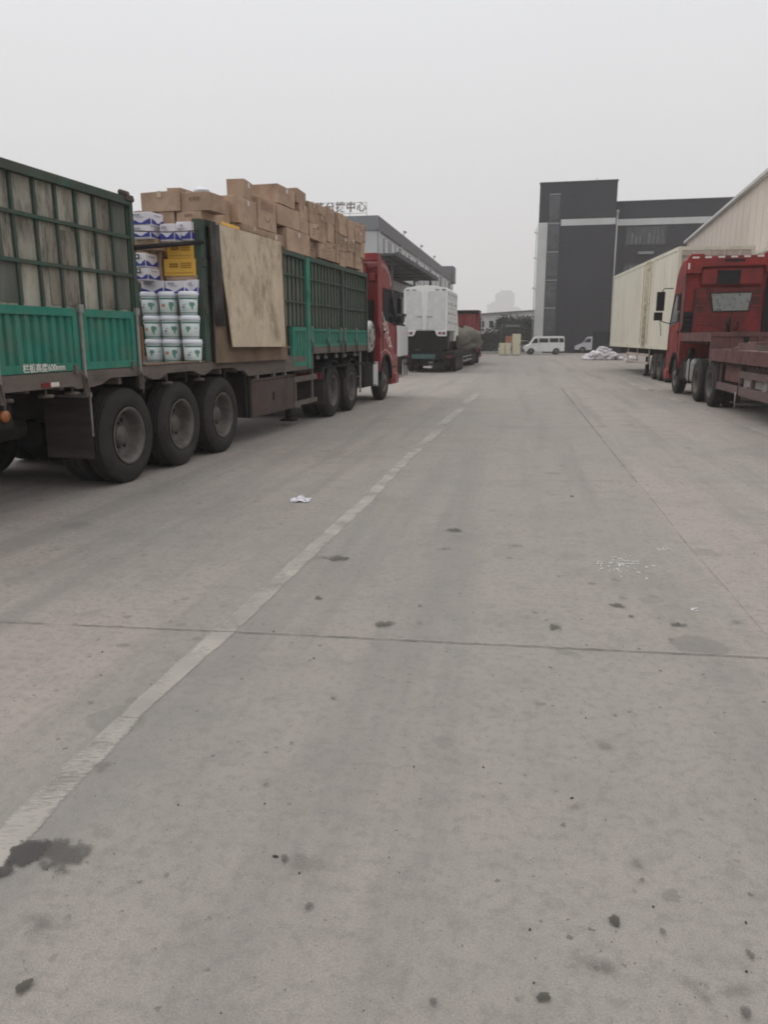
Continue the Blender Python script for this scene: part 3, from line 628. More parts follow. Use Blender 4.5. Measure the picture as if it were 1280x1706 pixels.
b = MB(); b.lathe([(0, .055), (.03, .05), (.035, 0)], c=(-.03, -1.94, .93), axis='x', seg=16); b.build('side_lamp', M['lamp_orange'], T)
b = MB(); b.box(-.12, -.031, -2.05, -1.83, .82, 1.1); b.build('lamp_bracket', M['chassis'], T)
b = MB(); b.tube([(-.5, -1.7, .74), (-.5, -1.2, .74)], .11, 12); b.build('air_tank', M['chassis'], T)
b = MB(); b.tube([(-1.2, -2.6, .8), (-.2, -2.6, .8)], .12, 12); b.build('air_tank', M['chassis'], T)
# tool box, guard rails, landing legs
b = MB(); b.box(-.50, -.03, 3.42, 5.30, .38, .97); o = b.build('tool_box', M['brownsteel'], T, bevel=.012)
b = MB(); b.box(-.031, -.022, 4.27, 4.33, .60, .73); b.box(-.0299, -.024, 3.48, 5.24, .925, .935); b.build('latch', M['chassis'], o)
b = MB(); b.box(-.09, -.03, 3.2, 3.25, .42, 1.1); b.box(-.14, -.03, 3.32, 3.36, .40, 1.03); b.build('guard_post', M['chassis'], T)
b = MB(); b.box(-.07, -.03, 5.31, 6.55, .82, .92); b.box(-.07, -.03, 5.31, 6.55, .40, .48); b.box(-.10, -.071, 5.45, 5.52, .40, 1.1); b.box(-.10, -.071, 6.38, 6.45, .48, 1.1); b.build('guard_rail', M['deckwood'], T)
for q in (-.35, -2.1):
    b = MB(); b.box(q - .07, q + .07, 5.75, 5.89, .35, 1.18); b.box(q - .05, q + .05, 5.77, 5.87, .12, .35); b.box(q - .13, q + .13, 5.70, 5.94, .09, .12); b.build('landing_leg', M['chassis'], T)
for y in (6.7, 7.2, 7.9, 8.5, 9.3, 9.7): b = MB(); b.tube([(-.06, y, 1.24), (-.06, y, 1.30)], .012, 6); b.box(-.09, -.035, y - .03, y + .03, 1.19, 1.245); b.build('winch_hook', M['steel'], T)
for y in (3.7, 4.4, 4.9, 5.9): b = MB(); b.box(-.09, -.035, y - .03, y + .03, .97, 1.03); b.build('winch_hook', M['steel'], T)
b = MB(); b.box(XW, 0, 5.2, 6.2, .98, 1.03); b.build('cross_member', M['chassis'], T)
# tractor below
tractor_frame(T, XW, 0, 6.7, 13.2)
for y in (7.62, 8.97):
    wheel(T, -.03, y, 1); wheel(T, XW + .03, y, -1); axle(T, XW, 0, y); fender(T, -.64, -.01, y); fender(T, XW + .01, XW + .64, y)
wheel(T, -.06, 12.15, 1, dual=False); wheel(T, XW + .06, 12.15, -1, dual=False)
b = MB(); b.box(-.55, -.06, 6.85, 6.90, .80, .92); o = b.build('tail_lamp', [M['lamp_red']], T, bevel=.01)
b = MB(); b.box(-.62, -.02, 6.905, 6.96, .30, 1.0); b.build('mud_flap', M['flap'], T)
b = MB(); b.box(-.62, -.02, 6.90, 10.1, 1.0, 1.03); b.build('fifth_wheel_cover', M['chassis'], T)
b = MB(); b.lathe([(-.08, .0), (-.06, .30), (-.03, .36), (0, .38), (1.2, .38), (1.23, .36), (1.26, .30), (1.27, 0)], c=(-1.30, 10.78, 1.62), seg=32); o = b.build('gas_tank', M['alu'], T)
b = MB()
for t in (0.4, 1.25, 2.6, 3.5, 4.6, 5.6): b.obox((-.043, 10.78 + .22 * cos(t), 1.62 + .22 * sin(t)), (.02, .06, .13), rx=t)
b.build('valve_slot', M['black'], o)
b = MB(); b.box(-1.25, -.08, 10.45, 10.52, 1.0, 1.30); b.box(-1.25, -.08, 11.04, 11.11, 1.0, 1.30); b.box(-1.25, -.08, 10.45, 11.11, .94, 1.0); b.build('tank_cradle', M['chassis'], T)
b = MB(); b.box(-.66, -.09, 10.2, 11.5, .42, .98); b.build('fuel_tank', M['chassis'], T, bevel=.05)
b = MB(); b.box(-.67, -.06, 11.36, 11.44, .40, 1.0); b.box(-.089, -.06, 11.02, 11.36, .45, .95); b.build('tank_band', M['palewall'], T, bevel=.01)
b = MB()
for z in (.45, .7, .95, 1.2): b.box(-.5, -.06, 9.78, 9.82, z, z + .03)
b.box(-.09, -.06, 9.76, 9.84, .35, 1.28); b.box(-.5, -.47, 9.76, 9.84, .35, 1.28); b.build('ladder', M['steel'], T)
CABL = heavy_cab(T, XW, 11.55, True, 1, zt=3.50)
b = MB()
b.prism([(11.30, 1.9), (11.56, 1.6), (11.56, 3.2), (11.60, 3.50), (11.28, 3.58), (11.26, 3.3)], -.04, -.0, 'x'); b.prism([(11.30, 1.9), (11.56, 1.6), (11.56, 3.2), (11.60, 3.50), (11.28, 3.58), (11.26, 3.3)], XW, XW + .04, 'x')
b.box(XW + .04, -.04, 11.27, 11.50, 3.42, 3.60); b.build('wind_deflector', M['red'], CABL, bevel=.01)
b = MB(); b.box(XW + .35, -.35, 11.40, 11.55, 2.55, 3.38); b.box(-.30, -.12, 11.46, 11.55, 2.95, 3.15); b.build('rear_panel', M['red'], CABL, bevel=.03)
b = MB(); b.box(XW + .2, -.2, 11.44, 11.55, 1.25, 2.50); b.build('back_cover', M['black'], CABL, bevel=.02)
b = MB()
for zo in (0, .05): 
    P_ = [(11.64, 3.38 - zo), (12.1, 3.36 - zo), (12.5, 3.22 - zo), (12.72, 2.95 - zo)]
    for p, q in zip(P_, P_[1:]): b.bar((-.026, *p), (-.026, *q), .004, .012)
b.bar((-.026, 12.72, 2.95), (-.026, 12.6, 2.93), .004, .02)
P_ = [(11.62, 1.22), (12.1, 1.30), (12.6, 1.18), (12.85, 1.02)]
for p, q in zip(P_, P_[1:]): b.bar((-.026, *p), (-.026, *q), .004, .02)
b.build('stripe', M['tape_white'], CABL)
b = MB(); rl = random.Random(4)
for (y, z, l, a) in ((11.80, 2.12, .25, -.9), (11.83, 1.93, .2, -.2), (11.95, 1.86, .26, 1.2), (12.05, 1.80, .22, .1), (12.12, 1.72, .3, 1.3), (12.28, 1.72, .24, -.1), (12.33, 1.60, .3, 1.2), (12.5, 1.58, .24, .2), (12.52, 1.46, .26, 1.3), (12.0, 2.0, .32, -.8), (12.3, 1.86, .4, -.75), (12.7, 1.42, .3, -.8), (12.6, 1.38, .22, 0)):
    b.obox((-.025, y, z), (.005, l, .05), rx=a)
b.build('door_lettering', M['tape_white'], CABL)

# plywood sheets leaning on the cage
def sheet(name, m, label, P, th=.018):
    """P: four local corners"""
    b = MB(); n = 8; P = [Vector(p) for p in P]; nrm = (P[1] - P[0]).cross(P[3] - P[0]).normalized() * th; vs = []
    for j in range(n + 1):
        for i in range(n + 1):
            u, v = i / n, j / n; q = (P[0] * (1 - u) + P[1] * u) * (1 - v) + (P[3] * (1 - u) + P[2] * u) * v
            q = q + nrm / th * (.02 * sin(u * pi) * (1 if name == 'plywood_sheet' else .5) + .006 * sin(5 * u + 3 * v)); vs.append(q)
    m0 = len(vs); vs += [q - nrm for q in vs]; fs = []
    for j in range(n):
        for i in range(n): k = j * (n + 1) + i; fs.append((k, k + 1, k + n + 2, k + n + 1)); fs.append((k + m0, k + n + 1 + m0, k + n + 2 + m0, k + 1 + m0))
    for i in range(n):
        fs.append((i, i + m0, i + 1 + m0, i + 1)); k = n * (n + 1) + i; fs.append((k, k + 1, k + 1 + m0, k + m0))
        k = i * (n + 1); fs.append((k, k + n + 1, k + n + 1 + m0, k + m0)); k += n; fs.append((k, k + m0, k + n + 1 + m0, k + n + 1))
    b.add(vs, fs); o = b.build(name, m); o.location = LO; o.rotation_euler = (0, 0, -R(LA)); return tag(o, label, 'board')
sheet('plywood_sheet', M['plybrown'], 'dark brown plywood sheet hung behind the pale one', [(.06, 2.08, 1.26), (.06, 4.80, 1.24), (.035, 4.70, 3.06), (.035, 2.12, 3.05)])
sheet('plywood_sheet', M['plylight'], 'pale stained plywood sheet hanging outside the green trailer cage', [(.16, 2.42, 1.47), (.14, 4.50, 1.45), (.06, 4.58, 3.09), (.06, 2.24, 3.07)])

b = MB(); n = 14; vs = []
for i in range(n + 1):
    y = 2.03 + .30 * i / n; xx = .085 + .022 * sin(i * 1.25)
    for z, dx_ in ((1.76, .01), (2.1, .0), (2.6, .004), (3.06, -.01)): vs.append((xx + dx_, y + (.02 if z < 2 else 0), z + .02 * sin(i)))
fs = [(4 * i + j, 4 * i + 4 + j, 4 * i + 5 + j, 4 * i + 1 + j) for i in range(n) for j in range(3)]
b.add(vs, fs, 0, True); o = b.build('canvas_strip', mat('grimy_grey_canvas', (.075, .075, .072), .85, var=.3, scale=4, dirt=(.03, .028, .026), dirtamt=.7, dirtscale=3)); sm = o.modifiers.new('thickness', 'SOLIDIFY'); sm.thickness = .006
o.location = LO; o.rotation_euler = (0, 0, -R(LA)); tag(o, 'grimy grey canvas strip hanging between the green post and plywood', 'canvas')

# ------------------------------------------------------------------ cargo seen in the opening; face plane at y = S
def cross_pt(px, py, S):
    """local (x, z) where the view ray meets the plane y=S across the truck"""
    a = (px - 640) / FPX; b = -(py - 853) / FPX; t_ = R(PITCH)
    d = Vector((a, cos(t_) + b * sin(t_), b * cos(t_) - sin(t_)))
    u = Vector((sin(R(LA)), cos(R(LA)), 0)); P0 = LO + u * S
    k = (P0.x * u.x + P0.y * u.y) / (d.x * u.x + d.y * u.y); p = Vector((0, 0, CAMH)) + d * k; r = p - LO
    return r.x * cos(R(LA)) - r.y * sin(R(LA)), p.z
def at_local(o, x, y, z, rz=0): o.location = Lw(x, y, z); o.rotation_euler = (0, 0, R(-LA + rz))
def bucket(label):
    o = thing('paint_bucket', label, 'bucket', group='white paint buckets stacked in the truck')
    b = MB(); b.lathe([(0, .103), (.005, .108), (.235, .122), (.235, .0)], axis='z', seg=28)
    body = b.build('pail', M['pail'], o)
    b = MB(); b.tube([(.127 * cos(a_), -.127 * abs(sin(a_)) - .006, .215 - .05 * abs(sin(a_))) for a_ in [pi * q_ / 12 for q_ in range(13)]], .0022, 5); b.lathe([(.228, .124), (.232, .131), (.262, .131), (.272, .127), (.290, .122), (.293, .11), (.286, .105), (.286, 0)], axis='z', seg=28); b.build('lid', M['lid'], o)
    return o
def pail_print(o, kind):
    body = [c for c in o.children if c.name.startswith('pail')][0]
    b = MB(); a0 = -pi / 2
    def patch(c, w_, z0, z1, mi, n=10):
        r0 = .108 + (.014) * z0 / .235 + .0012; r1 = .108 + .014 * z1 / .235 + .0012; vs = []
        for k in range(n + 1): t = a0 + c - w_ / 2 + w_ * k / n; vs += [(r0 * cos(t), r0 * sin(t), z0), (r1 * cos(t), r1 * sin(t), z1)]
        b.add(vs, [(2 * k, 2 * k + 2, 2 * k + 3, 2 * k + 1) for k in range(n)], mi)
    patch(0, 5.6, .192, .210, 0, 40); patch(0, 5.6, .018, .028, 0, 40)
    if kind == 0:      # round leafy emblem and a slanted script
        for (c, w_, z0, z1) in ((.35, .45, .10, .155), (.42, .62, .115, .145), (.38, .2, .065, .10), (.1, .14, .12, .15)): patch(c, w_, z0, z1, 1)
        for k in range(3): patch(-.75 + .13 * k, .09, .085, .105, 4)
        patch(-.6, .5, .06, .066, 2)
        patch(-.55, .28, .12, .127, 2); patch(-.42, .3, .127, .134, 2)
    elif kind == 1:
        for (c, w_, z0, z1) in ((.3, .55, .105, .15), (.25, .32, .075, .16), (.55, .14, .12, .15), (.3, .15, .05, .08)): patch(c, w_, z0, z1, 1)
        patch(-.6, .5, .10, .13, 3); patch(-.6, .5, .132, .138, 2)
    else:
        for (c, w_, z0, z1) in ((-.25, .5, .11, .15), (-.3, .2, .08, .155), (-.05, .12, .115, .14)): patch(c, w_, z0, z1, 1)
        for k in range(3): patch(.5 + .12 * k, .08, .12, .145, 2)
        patch(.6, .45, .09, .095, 2)
    b.build('printed_label', [M['pgreen'], M['pgreen2'], M['greyink'], M['porange'], M['blue']], body)
rows = [('bottom', 603, 1.283, (260, 289, 322)), ('middle', 565, 1.583, (257, 286, 318)), ('top', 528, 1.883, (252, 282, 315))]
first = bucket(''); order = ('left', 'middle', 'right'); kinds = [[2, 1, 0], [1, 0, 2], [0, 1, 0]]
for r, (rn, py, z, pxs) in enumerate(rows):
    for k, px in enumerate(pxs):
        o = first if (r, k) == (0, 0) else copy_tree(first)
        o['label'] = {'bottom': 'lowest', 'middle': 'second', 'top': 'uppermost'}[rn] + ' tier paint bucket, ' + {0: 'leftmost beside the tailward post', 1: 'centre of the three', 2: 'rightmost beside the plywood'}[k]
        x, _ = cross_pt(px, py, 1.72); at_local(o, x, 1.72, z, 24 + random.uniform(-14, 14))
for o in [o for o in scene.objects if o.get('category') == 'bucket']: pass
bl = sorted([o for o in scene.objects if o.get('category') == 'bucket'], key=lambda o: o.name)
for i, o in enumerate(bl): pail_print(o, kinds[i // 3][i % 3])

def pack(name, px0, py0, px1, py1, S, label, cat, m, depth=.3, style=None, rz=0, group=None, word=None, lift=0):
    """a carton whose tailward face fills the pixel rectangle on the plane y=S of the truck"""
    xa, z1 = cross_pt(px0, py0, S); xb, z0 = cross_pt(px1, py1, S); wd, h = xb - xa, z1 - z0; cx = (xa + xb) / 2
    o = carton(name, wd, depth, h, label, cat, m, style, group, word); at_local(o, cx, S + depth / 2, z0 + lift, rz); return o
CARD_GROUP = 'brown cartons piled on the green trailer'
def carton(name, wd, dp, h, label, cat, m, style=None, group=None, word=None, seed=0):
    b = MB(); x, y = wd / 2, dp / 2; g_ = .004; rr = random.Random(hash((round(wd, 3), round(h, 3), seed)) & 0xffff)
    j = lambda a: rr.uniform(-a, a)
    top = h - g_; b.box(-x + .002, x - .002, -y + .002, y - .002, 0, top)
    ja = .010 if m is M['card'] else .004; b.v = [(vx + j(ja), vy + j(ja), vz + (j(ja * 1.3) if vz > 0 else 0)) for vx, vy, vz in b.v]
    o = b.build(name, m, bevel=.006); tag(o, label, cat, group)
    d = MB(); mats = []
    f = -y - .006; sd_ = x + .006     # tailward face / right-hand face, prints stand just proud
    if style == 'tape':
        d.box(-x * .98, x * .98, -.03, .03, top + .006, top + .0075, 0)
        d.box(-.03, .03, f - .001, f + .001, top - min(.09, h * .3), top + .004, 0); d.box(sd_ - .001, sd_ + .001, -.03, .03, top - min(.09, h * .3), top + .004, 0)
        d.box(sd_ - .0008, sd_ + .0008, -y * .96, y * .96, h * .5 - .002, h * .5 + .002, 1)
        mats = [M['cardtape'], M['ink']]; nm = 'tape'
    elif style == 'label':
        d.box(sd_ - .001, sd_ + .001, -.04, .04, top - .10, top - .03, 0); mats = [M['cardlabel']]; nm = 'shipping_label'
    elif style == 'zig':
        for (w_, face) in ((x, 'f'), (y, 's')):
            P = [(-w_ * .94, .02), (w_ * .94, .02), (w_ * .94, h * .52), (w_ * .5, h * .38), (w_ * .12, h * .22), (-w_ * .12, h * .22), (-w_ * .5, h * .38), (-w_ * .94, h * .48)]
            if face == 'f': d.prism(P, f - .001, f + .001, 'y', 0)
            else: d.prism(P, sd_ - .001, sd_ + .001, 'x', 0)
        d.box(-x * .7, -x * .05, f - .001, f + .001, h * .72, h * .84, 1); d.box(-x * .45, x * .3, f - .001, f + .001, h * .60, h * .63, 1)
        d.box(sd_ - .001, sd_ + .001, -y * .5, y * .5, h * .72, h * .78, 1); mats = [M['blue'], M['greyink']]; nm = 'blue_print'
    elif style == 'yel':
        for k, zz in enumerate((.62, .48)):
            d.box(-x * .62, -x * .06, f - .001, f + .001, h * zz, h * zz + h * .10, 0)
        for k in range(3): d.box(x * .1, x * .8, f - .001, f + .001, h * (.45 + .12 * k), h * (.45 + .12 * k) + .010, 0)
        d.box(-x * .9, x * .9, f - .001, f + .001, h * .16, h * .165 + .004, 0); mats = [M['yink']]; nm = 'brown_print'
    elif style == 'marks':
        for k in range(3): d.box(sd_ - .001, sd_ + .001, -y * rr.uniform(.3, .8), y * rr.uniform(-.1, .7), h * (.30 + .17 * k), h * (.30 + .17 * k) + .012, 0)
        d.box(sd_ - .001, sd_ + .001, y * .5, y * .85, h * .70, h * .88, 1); mats = [M['ink'], M['cardlabel'] if rr.random() < .35 else M['ink']]; nm = 'print'
    elif style == 'arch':
        for k in range(5): d.box(sd_ - .001, sd_ + .001, -y * .7, y * .7, h * (.62 + .06 * k), h * (.62 + .06 * k) + .006, 0)
        for k in range(12): a = pi + pi * k / 12; d.bar((sd_, y * .3 * cos(a), h * .42 + .07 * sin(a)), (sd_, y * .3 * cos(a + .27), h * .42 + .07 * sin(a + .27)), .002, .012, 0)
        mats = [M['redink']]; nm = 'red_print'
    if mats: d.build(nm, mats, o)
    if word: text(word, h * .24, M['ink'] if m is M['card'] else M['blue'], o, face_back(0, f - .001, h * .60), name='printed_word', ext=.0008)
    return o
card = M['card']
WG = 'white cartons with blue chevrons in the truck'
pack('carton', 234, 468, 273, 491, 1.66, 'white blue chevron carton on the buckets, leftmost of its three', 'carton', M['wbox'], style='zig', group=WG)
pack('carton', 274, 467, 308, 491, 1.68, 'white blue chevron carton on the buckets, middle of its three', 'carton', M['wbox'], style='zig', group=WG)
pack('carton', 309, 466, 330, 491, 1.84, 'white blue chevron carton on the buckets, beside the plywood', 'carton', M['wbox'], style='zig', group=WG)
pack('carton', 224, 446, 247, 467, 1.50, 'lower white carton with black square logo left of the tall brown carton', 'carton', M['wbox'], style='zig', group=WG)
pack('carton', 223, 421, 243, 445, 1.50, 'upper white carton with black square logo below the steel bar', 'carton', M['wbox'], style='zig', group=WG)
for px, py in ((228, 457), (226, 433)):
    x, z = cross_pt(px, py, 1.492)
for o in [o for o in scene.objects if 'black square logo' in str(o.get('label', ''))]:
    d = MB(); hh = .055; bb = o.bound_box; f = bb[0][1] - .004; x0_ = -.06; z0_ = (bb[1][2]) * .58
    d.box(x0_, x0_ + hh, f - .008, f - .006, z0_, z0_ + hh, 0); d.box(x0_ + .014, x0_ + hh - .014, f - .010, f - .0085, z0_ + .014, z0_ + hh - .014, 1); d.build('square_logo', [M['black'], M['wbox']], o)
pack('carton', 246, 412, 268, 467, 1.80, 'tall brown carton standing between the white and yellow cartons', 'carton', card, style='tape', group=CARD_GROUP)
pack('carton', 222, 398, 262, 415, 1.60, 'flat brown carton right under the steel bar and white cartons', 'carton', card, style='tape', group=CARD_GROUP)
pack('carton', 276, 458, 328, 466, 1.86, 'brown carton showing under the lower yellow carton', 'carton', card, group=CARD_GROUP)
pack('carton', 272, 431, 325, 459, 1.84, 'yellow carton with brown print, lower of the two', 'carton', M['yellow'], style='yel', group='yellow printed cartons in the truck')
pack('carton', 276, 402, 322, 430, 1.85, 'yellow carton with brown print crossed by the steel bar', 'carton', M['yellow'], style='yel', group='yellow printed cartons in the truck')
pack('carton', 218, 376, 251, 397, 1.50, 'white carton with blue chevron under the tall topmost white one', 'carton', M['wbox'], style='zig', group=WG)
pack('carton', 216, 353, 252, 375.5, 1.50, 'topmost white carton with blue chevron beside the rear cage post', 'carton', M['wbox'], style='zig', group=WG)
pack('carton', 265, 373, 291, 401, 1.62, 'white carton with blue chevron left in the pair above yellow', 'carton', M['wbox'], style='zig', group=WG)
pack('carton', 292, 369, 319, 400, 1.80, 'white carton with blue chevron right in the pair above yellow', 'carton', M['wbox'], style='zig', group=WG)
# inner filler seen between: rows deeper in
pack('carton', 246, 500, 331, 600, 2.05, 'brown carton in the shade behind the paint buckets', 'carton', card, depth=.6, group=CARD_GROUP)
pack('carton', 225, 402, 326, 470, 2.05, 'large brown carton deep behind the yellow and white cartons', 'carton', card, depth=.6, group=CARD_GROUP)
# loose heap above
pack('carton', 231, 320, 297, 351, 1.92, 'wide brown carton topping the left end of the heap', 'carton', card, depth=.5, style='tape', group=CARD_GROUP, rz=3)
pack('carton', 262, 353, 291, 375, 1.95, 'small brown carton tucked below the two wide ones', 'carton', card, depth=.5, group=CARD_GROUP)
pack('carton', 299, 319, 352, 350, 1.95, 'big brown carton with printed characters at the heap end', 'carton', card, depth=.40, group=CARD_GROUP, word='长安牛', rz=-4)
pack('carton', 293, 351, 336, 372, 1.96, 'brown carton with printed characters under the big printed one', 'carton', card, depth=.6, group=CARD_GROUP, word='长安牛')
pack('carton', 220, 351, 233, 373, 2.2, 'greyish small carton peeking past the rear cage corner', 'carton', card, depth=.3, group=CARD_GROUP)
pack('carton', 276, 309, 300, 319, 2.4, 'little brown carton lying on top of the wide left one', 'carton', card, depth=.4, style='label', group=CARD_GROUP, lift=-.02)
pack('carton', 221, 374, 328, 402, 2.15, 'long brown carton lying behind the upper white cartons', 'carton', card, depth=.5, group=CARD_GROUP)
# plastic sheet lump on the heap
b = MB(); b.lathe([(-.01, .001), (.02, .07), (.05, .06), (.075, .02), (.08, .001)], axis='z', seg=12); x, z = cross_pt(335, 319, 2.2)
b.v = [(vx * 1.6 + random.uniform(-.01, .01), vy, vz + random.uniform(-.008, .008)) for vx, vy, vz in b.v]
o = b.build('plastic_wrap', M['lid']); tag(o, 'scrunched pale plastic film on top of the carton heap', 'wrap'); at_local(o, x, 2.2, z - .02)

# side stack: (y0, y1, z0, z1, x outer, style, rz, label)
SIDE = [
 (2.74, 3.24, 3.12, 3.50, -.18, 'label', 0, 'brown carton with white sticker left of the two long ones'),
 (3.28, 3.95, 3.22, 3.60, -.06, 'label', 0, 'brown carton with square white tag below the tilted topmost one'),
 (3.97, 4.72, 3.24, 3.71, -.05, 'arch', 0, 'brown carton with faded red print on its side'),
 (3.30, 4.20, 3.04, 3.215, -.03, 'tape', 0, 'flat brown carton just above the pale plywood sheet'),
 (4.22, 5.02, 3.06, 3.235, -.03, 'label', 0, 'flat brown carton over the right top corner of pale plywood'),
 (3.53, 3.93, 3.61, 3.87, -.10, 'label', 7, 'tilted brown carton with two white stickers at the peak'),
 (4.86, 5.62, 3.74, 4.04, -.06, 'label', 0, 'flat brown carton with dark lower edge near the peak'),
 (4.76, 5.74, 3.40, 3.725, -.03, None, -2, 'brown carton with blank side under the flat dark edged one'),
 (5.06, 6.20, 3.02, 3.39, .0, 'label', 0, 'wide brown carton with white tag resting on the cage rail'),
 (5.79, 6.22, 3.40, 3.86, -.02, 'tape', 0, 'tall narrow brown carton right of the blank sided one'),
 (5.66, 6.24, 3.87, 4.10, -.05, None, 3, 'dark topped brown carton at the step of the pile')]
cubes = []
for (y0, y1, z0, z1, xo, st, rz, lb) in SIDE:
    wx = .27 if y0 < 3.9 else .5
    o = carton('carton', wx, y1 - y0, z1 - z0, lb, 'carton', card, st, CARD_GROUP, seed=y0); at_local(o, xo - wx / 2, (y0 + y1) / 2, z0, rz)
# second rank behind the heap, holding it up
k = 0
for (y0, y1, z0, z1, lb) in ((2.55, 3.25, 3.0, 3.30, 'inner brown carton showing between the heap end and tagged carton'), (3.3, 4.3, 3.0, 3.42, 'inner brown carton hidden behind the square tag carton'), (4.35, 5.4, 3.0, 3.66, 'inner brown carton behind the one with red print'), (5.45, 6.4, 3.0, 4.0, 'inner brown carton behind the tall narrow one')):
    o = carton('carton', .7, y1 - y0, z1 - z0, lb, 'carton', card, None, CARD_GROUP, seed=y0); at_local(o, -1.0, (y0 + y1) / 2, z0)
# packing under the heap (inside the cage, hidden by the walls but carrying the heap)
b = 0
# regular wall of cartons to the front
ordw = ['first', 'second', 'third', 'fourth', 'fifth', 'sixth', 'seventh', 'eighth', 'ninth', 'tenth', 'eleventh']
rc = random.Random(21)
cols = [(6.28, 6.76), (6.78, 7.28), (7.30, 7.86), (7.88, 8.12), (8.14, 8.68), (8.70, 9.22), (9.24, 9.72), (9.74, 10.18)][::-1]
tops = [4.08, 4.05, 4.02, 4.06, 4.04, 4.06, 4.03, 4.0]
for ci, ((y0, y1), tp) in enumerate(zip(cols, tops)):
    z = 2.72; rowz = []
    while z < tp - .16:
        h = rc.choice((.25, .28, .31, .35)); 
        if z + h > tp - .14: h = tp - z
        rowz.append((z, z + h)); z += h
    nR = len(rowz); dx = rc.uniform(-.02, .01)
    for ri, (z0, z1) in enumerate(rowz):
        row = nR - 1 - ri
        lb = ('topmost' if row == 0 else ordw[row] + ' carton down') + ' in the ' + ordw[ci] + ' stack behind the red cab'
        lb = ('topmost brown carton' if row == 0 else ordw[row + 0] .replace('first', 'next') + ' brown carton below the topmost') + ' in the ' + ordw[ci] + ' stack behind the red cab'
        ya, yb_ = y0 + rc.uniform(0, .015), y1 - rc.uniform(0, .015)
        o = carton('carton', .55, yb_ - ya, z1 - z0, lb, 'carton', card, rc.choice(('tape', 'tape', 'marks', 'tape', 'marks', None)), CARD_GROUP, seed=z0 * 7 + y0)
        at_local(o, -.275 - .085 + dx + rc.uniform(-.018, .018) + (.07 if z0 > 3.0 else 0), (ya + yb_) / 2, z0, rc.uniform(-3, 3))
# yellow cushion-like strip on the post
b = MB(); b.box(-.5, .0, 2.35, 3.15, 3.09, 3.115); b.box(-.35, -.02, 2.5, 3.2, 3.115, 3.145); o = b.build('foam_sheet', M['yellow'], bevel=.01); tag(o, 'bright yellow foam sheet lying above the plywood sheets', 'sheet'); at_local(o, 0, 0, 0)

# =================================================================== RIGHT TRUCK
RO = Vector((7.66, 18.37, 0)); RA = 10.0
T2 = thing('flatbed_truck', 'red semi truck with empty maroon flatbed trailer at the right', 'truck', RO, -RA)
W2 = 2.45
# gooseneck and lower deck
b = MB(); b.box(.0, W2, .18, 3.75, 1.66, 1.72); b.box(0, .06, .18, 3.75, 1.50, 1.66); b.box(W2 - .06, W2, .18, 3.75, 1.50, 1.66); b.box(.06, W2 - .06, 3.70, 3.75, 1.50, 1.66)
b.build('gooseneck_deck', M['maroon'], T2)
b = MB(); b.box(.0, W2, .12, .175, 1.10, 1.725); b.box(.02, W2 - .02, .09, .12, 1.62, 1.70)
for q in (.45, 1.05, 1.65, 2.15): b.box(q, q + .05, .085, .12, 1.33, 1.62)
b.build('step_plate', M['maroon'], T2)
b = MB(); b.box(.09, W2 - .09, -9.3, .12, 1.26, 1.315); b.build('deck', M['deckdust'], T2)
for q in (0, W2 - .09):
    b = MB(); b.box(q, q + .09, -9.3, .11, 1.07, 1.335); b.box(q + .01, q + .08, .11, .12, 1.2, 1.3)
    b.build('side_rail', M['maroon'], T2, bevel=.01)
b = MB()
for k in range(45):
    y = -9.1 + k * .205; b.tube([(.04, y, 1.07), (.02, y + .02, 1.01), (.05, y + .07, 1.02)], .012, 5)
for k in range(16): y = .5 + k * .2; b.tube([(.04, y, 1.50), (.02, y + .02, 1.45), (.05, y + .07, 1.46)], .012, 5)
b.build('rope_hooks', M['brownsteel'], T2)
b = MB()
for q in (.78, 1.67): b.box(q - .07, q + .07, -9.3, .1, .85, 1.25); b.box(q - .06, q + .06, .1, 3.7, 1.32, 1.655)
for k in range(12): b.box(.1, W2 - .1, -9.1 + .78 * k, -9.02 + .78 * k, 1.08, 1.255)
b.build('trailer_chassis', M['chassis'], T2)
b = MB(); b.obox((1.35, -.75, 1.40), (1.9, .10, .16), rz=.05); b.obox((1.5, -.75, 1.49), (1.6, .16, .02), rz=.05); b.obox((.55, -.45, 1.335), (.8, .18, .04), rz=.25); b.bar((.35, -.6, 1.34), (.75, -.35, 1.48), .04, .04)
b.build('loading_ramp', M['deckdust'], T2)
b = MB(); b.box(.5, 2.2, -2.0, -1.86, 1.315, 1.42); b.build('timber_batten', M['deckwood'], T2)
for y in (-7.6, -6.3, -5.0): wheel(T2, .02, y, -1); wheel(T2, W2 - .02, y, 1); axle(T2, 0, W2, y)
# under-deck kit
b = MB(); b.box(.03, .07, -2.42, -.62, .46, .62); b.box(.03, .07, -4.9, -2.55, .44, .62); b.box(.03, .07, -4.9, -2.55, .80, .93); b.box(.071, .10, -2.4, -2.34, .6, 1.1); b.box(.071, .10, -.8, -.74, .6, 1.1)
b.box(.03, .09, -3.4, -3.3, .62, .80); b.box(.03, .09, -4.5, -4.4, .62, .80); b.build('side_guard', mat('dusty_pinkish_guard', (.15, .105, .10), .8, var=.25, dirt=(.07, .055, .052), dirtamt=.7), T2)
b = MB(); b.box(.14, .6, -2.3, -.9, .66, 1.06); b.build('tool_box', M['maroon'], T2, bevel=.01)
b = MB(); b.box(.12, .16, -9.2, -2.6, .82, 1.07); b.build('side_skirt', M['brownsteel'], T2)
b = MB(); b.box(.10, .55, -4.7, -2.6, .63, .79); b.build('tool_box', M['steel'], T2)
for q in (.4, 2.05):
    b = MB(); b.box(q - .07, q + .07, -1.15, -1.0, .45, 1.25); b.box(q - .05, q + .05, -1.13, -1.02, .2, .45); b.box(q - .12, q + .12, -1.2, -.95, .17, .2); b.bar((q, -1.1, .75), (q, -1.7, 1.1), .05, .05); b.build('landing_leg', M['brownsteel'], T2)
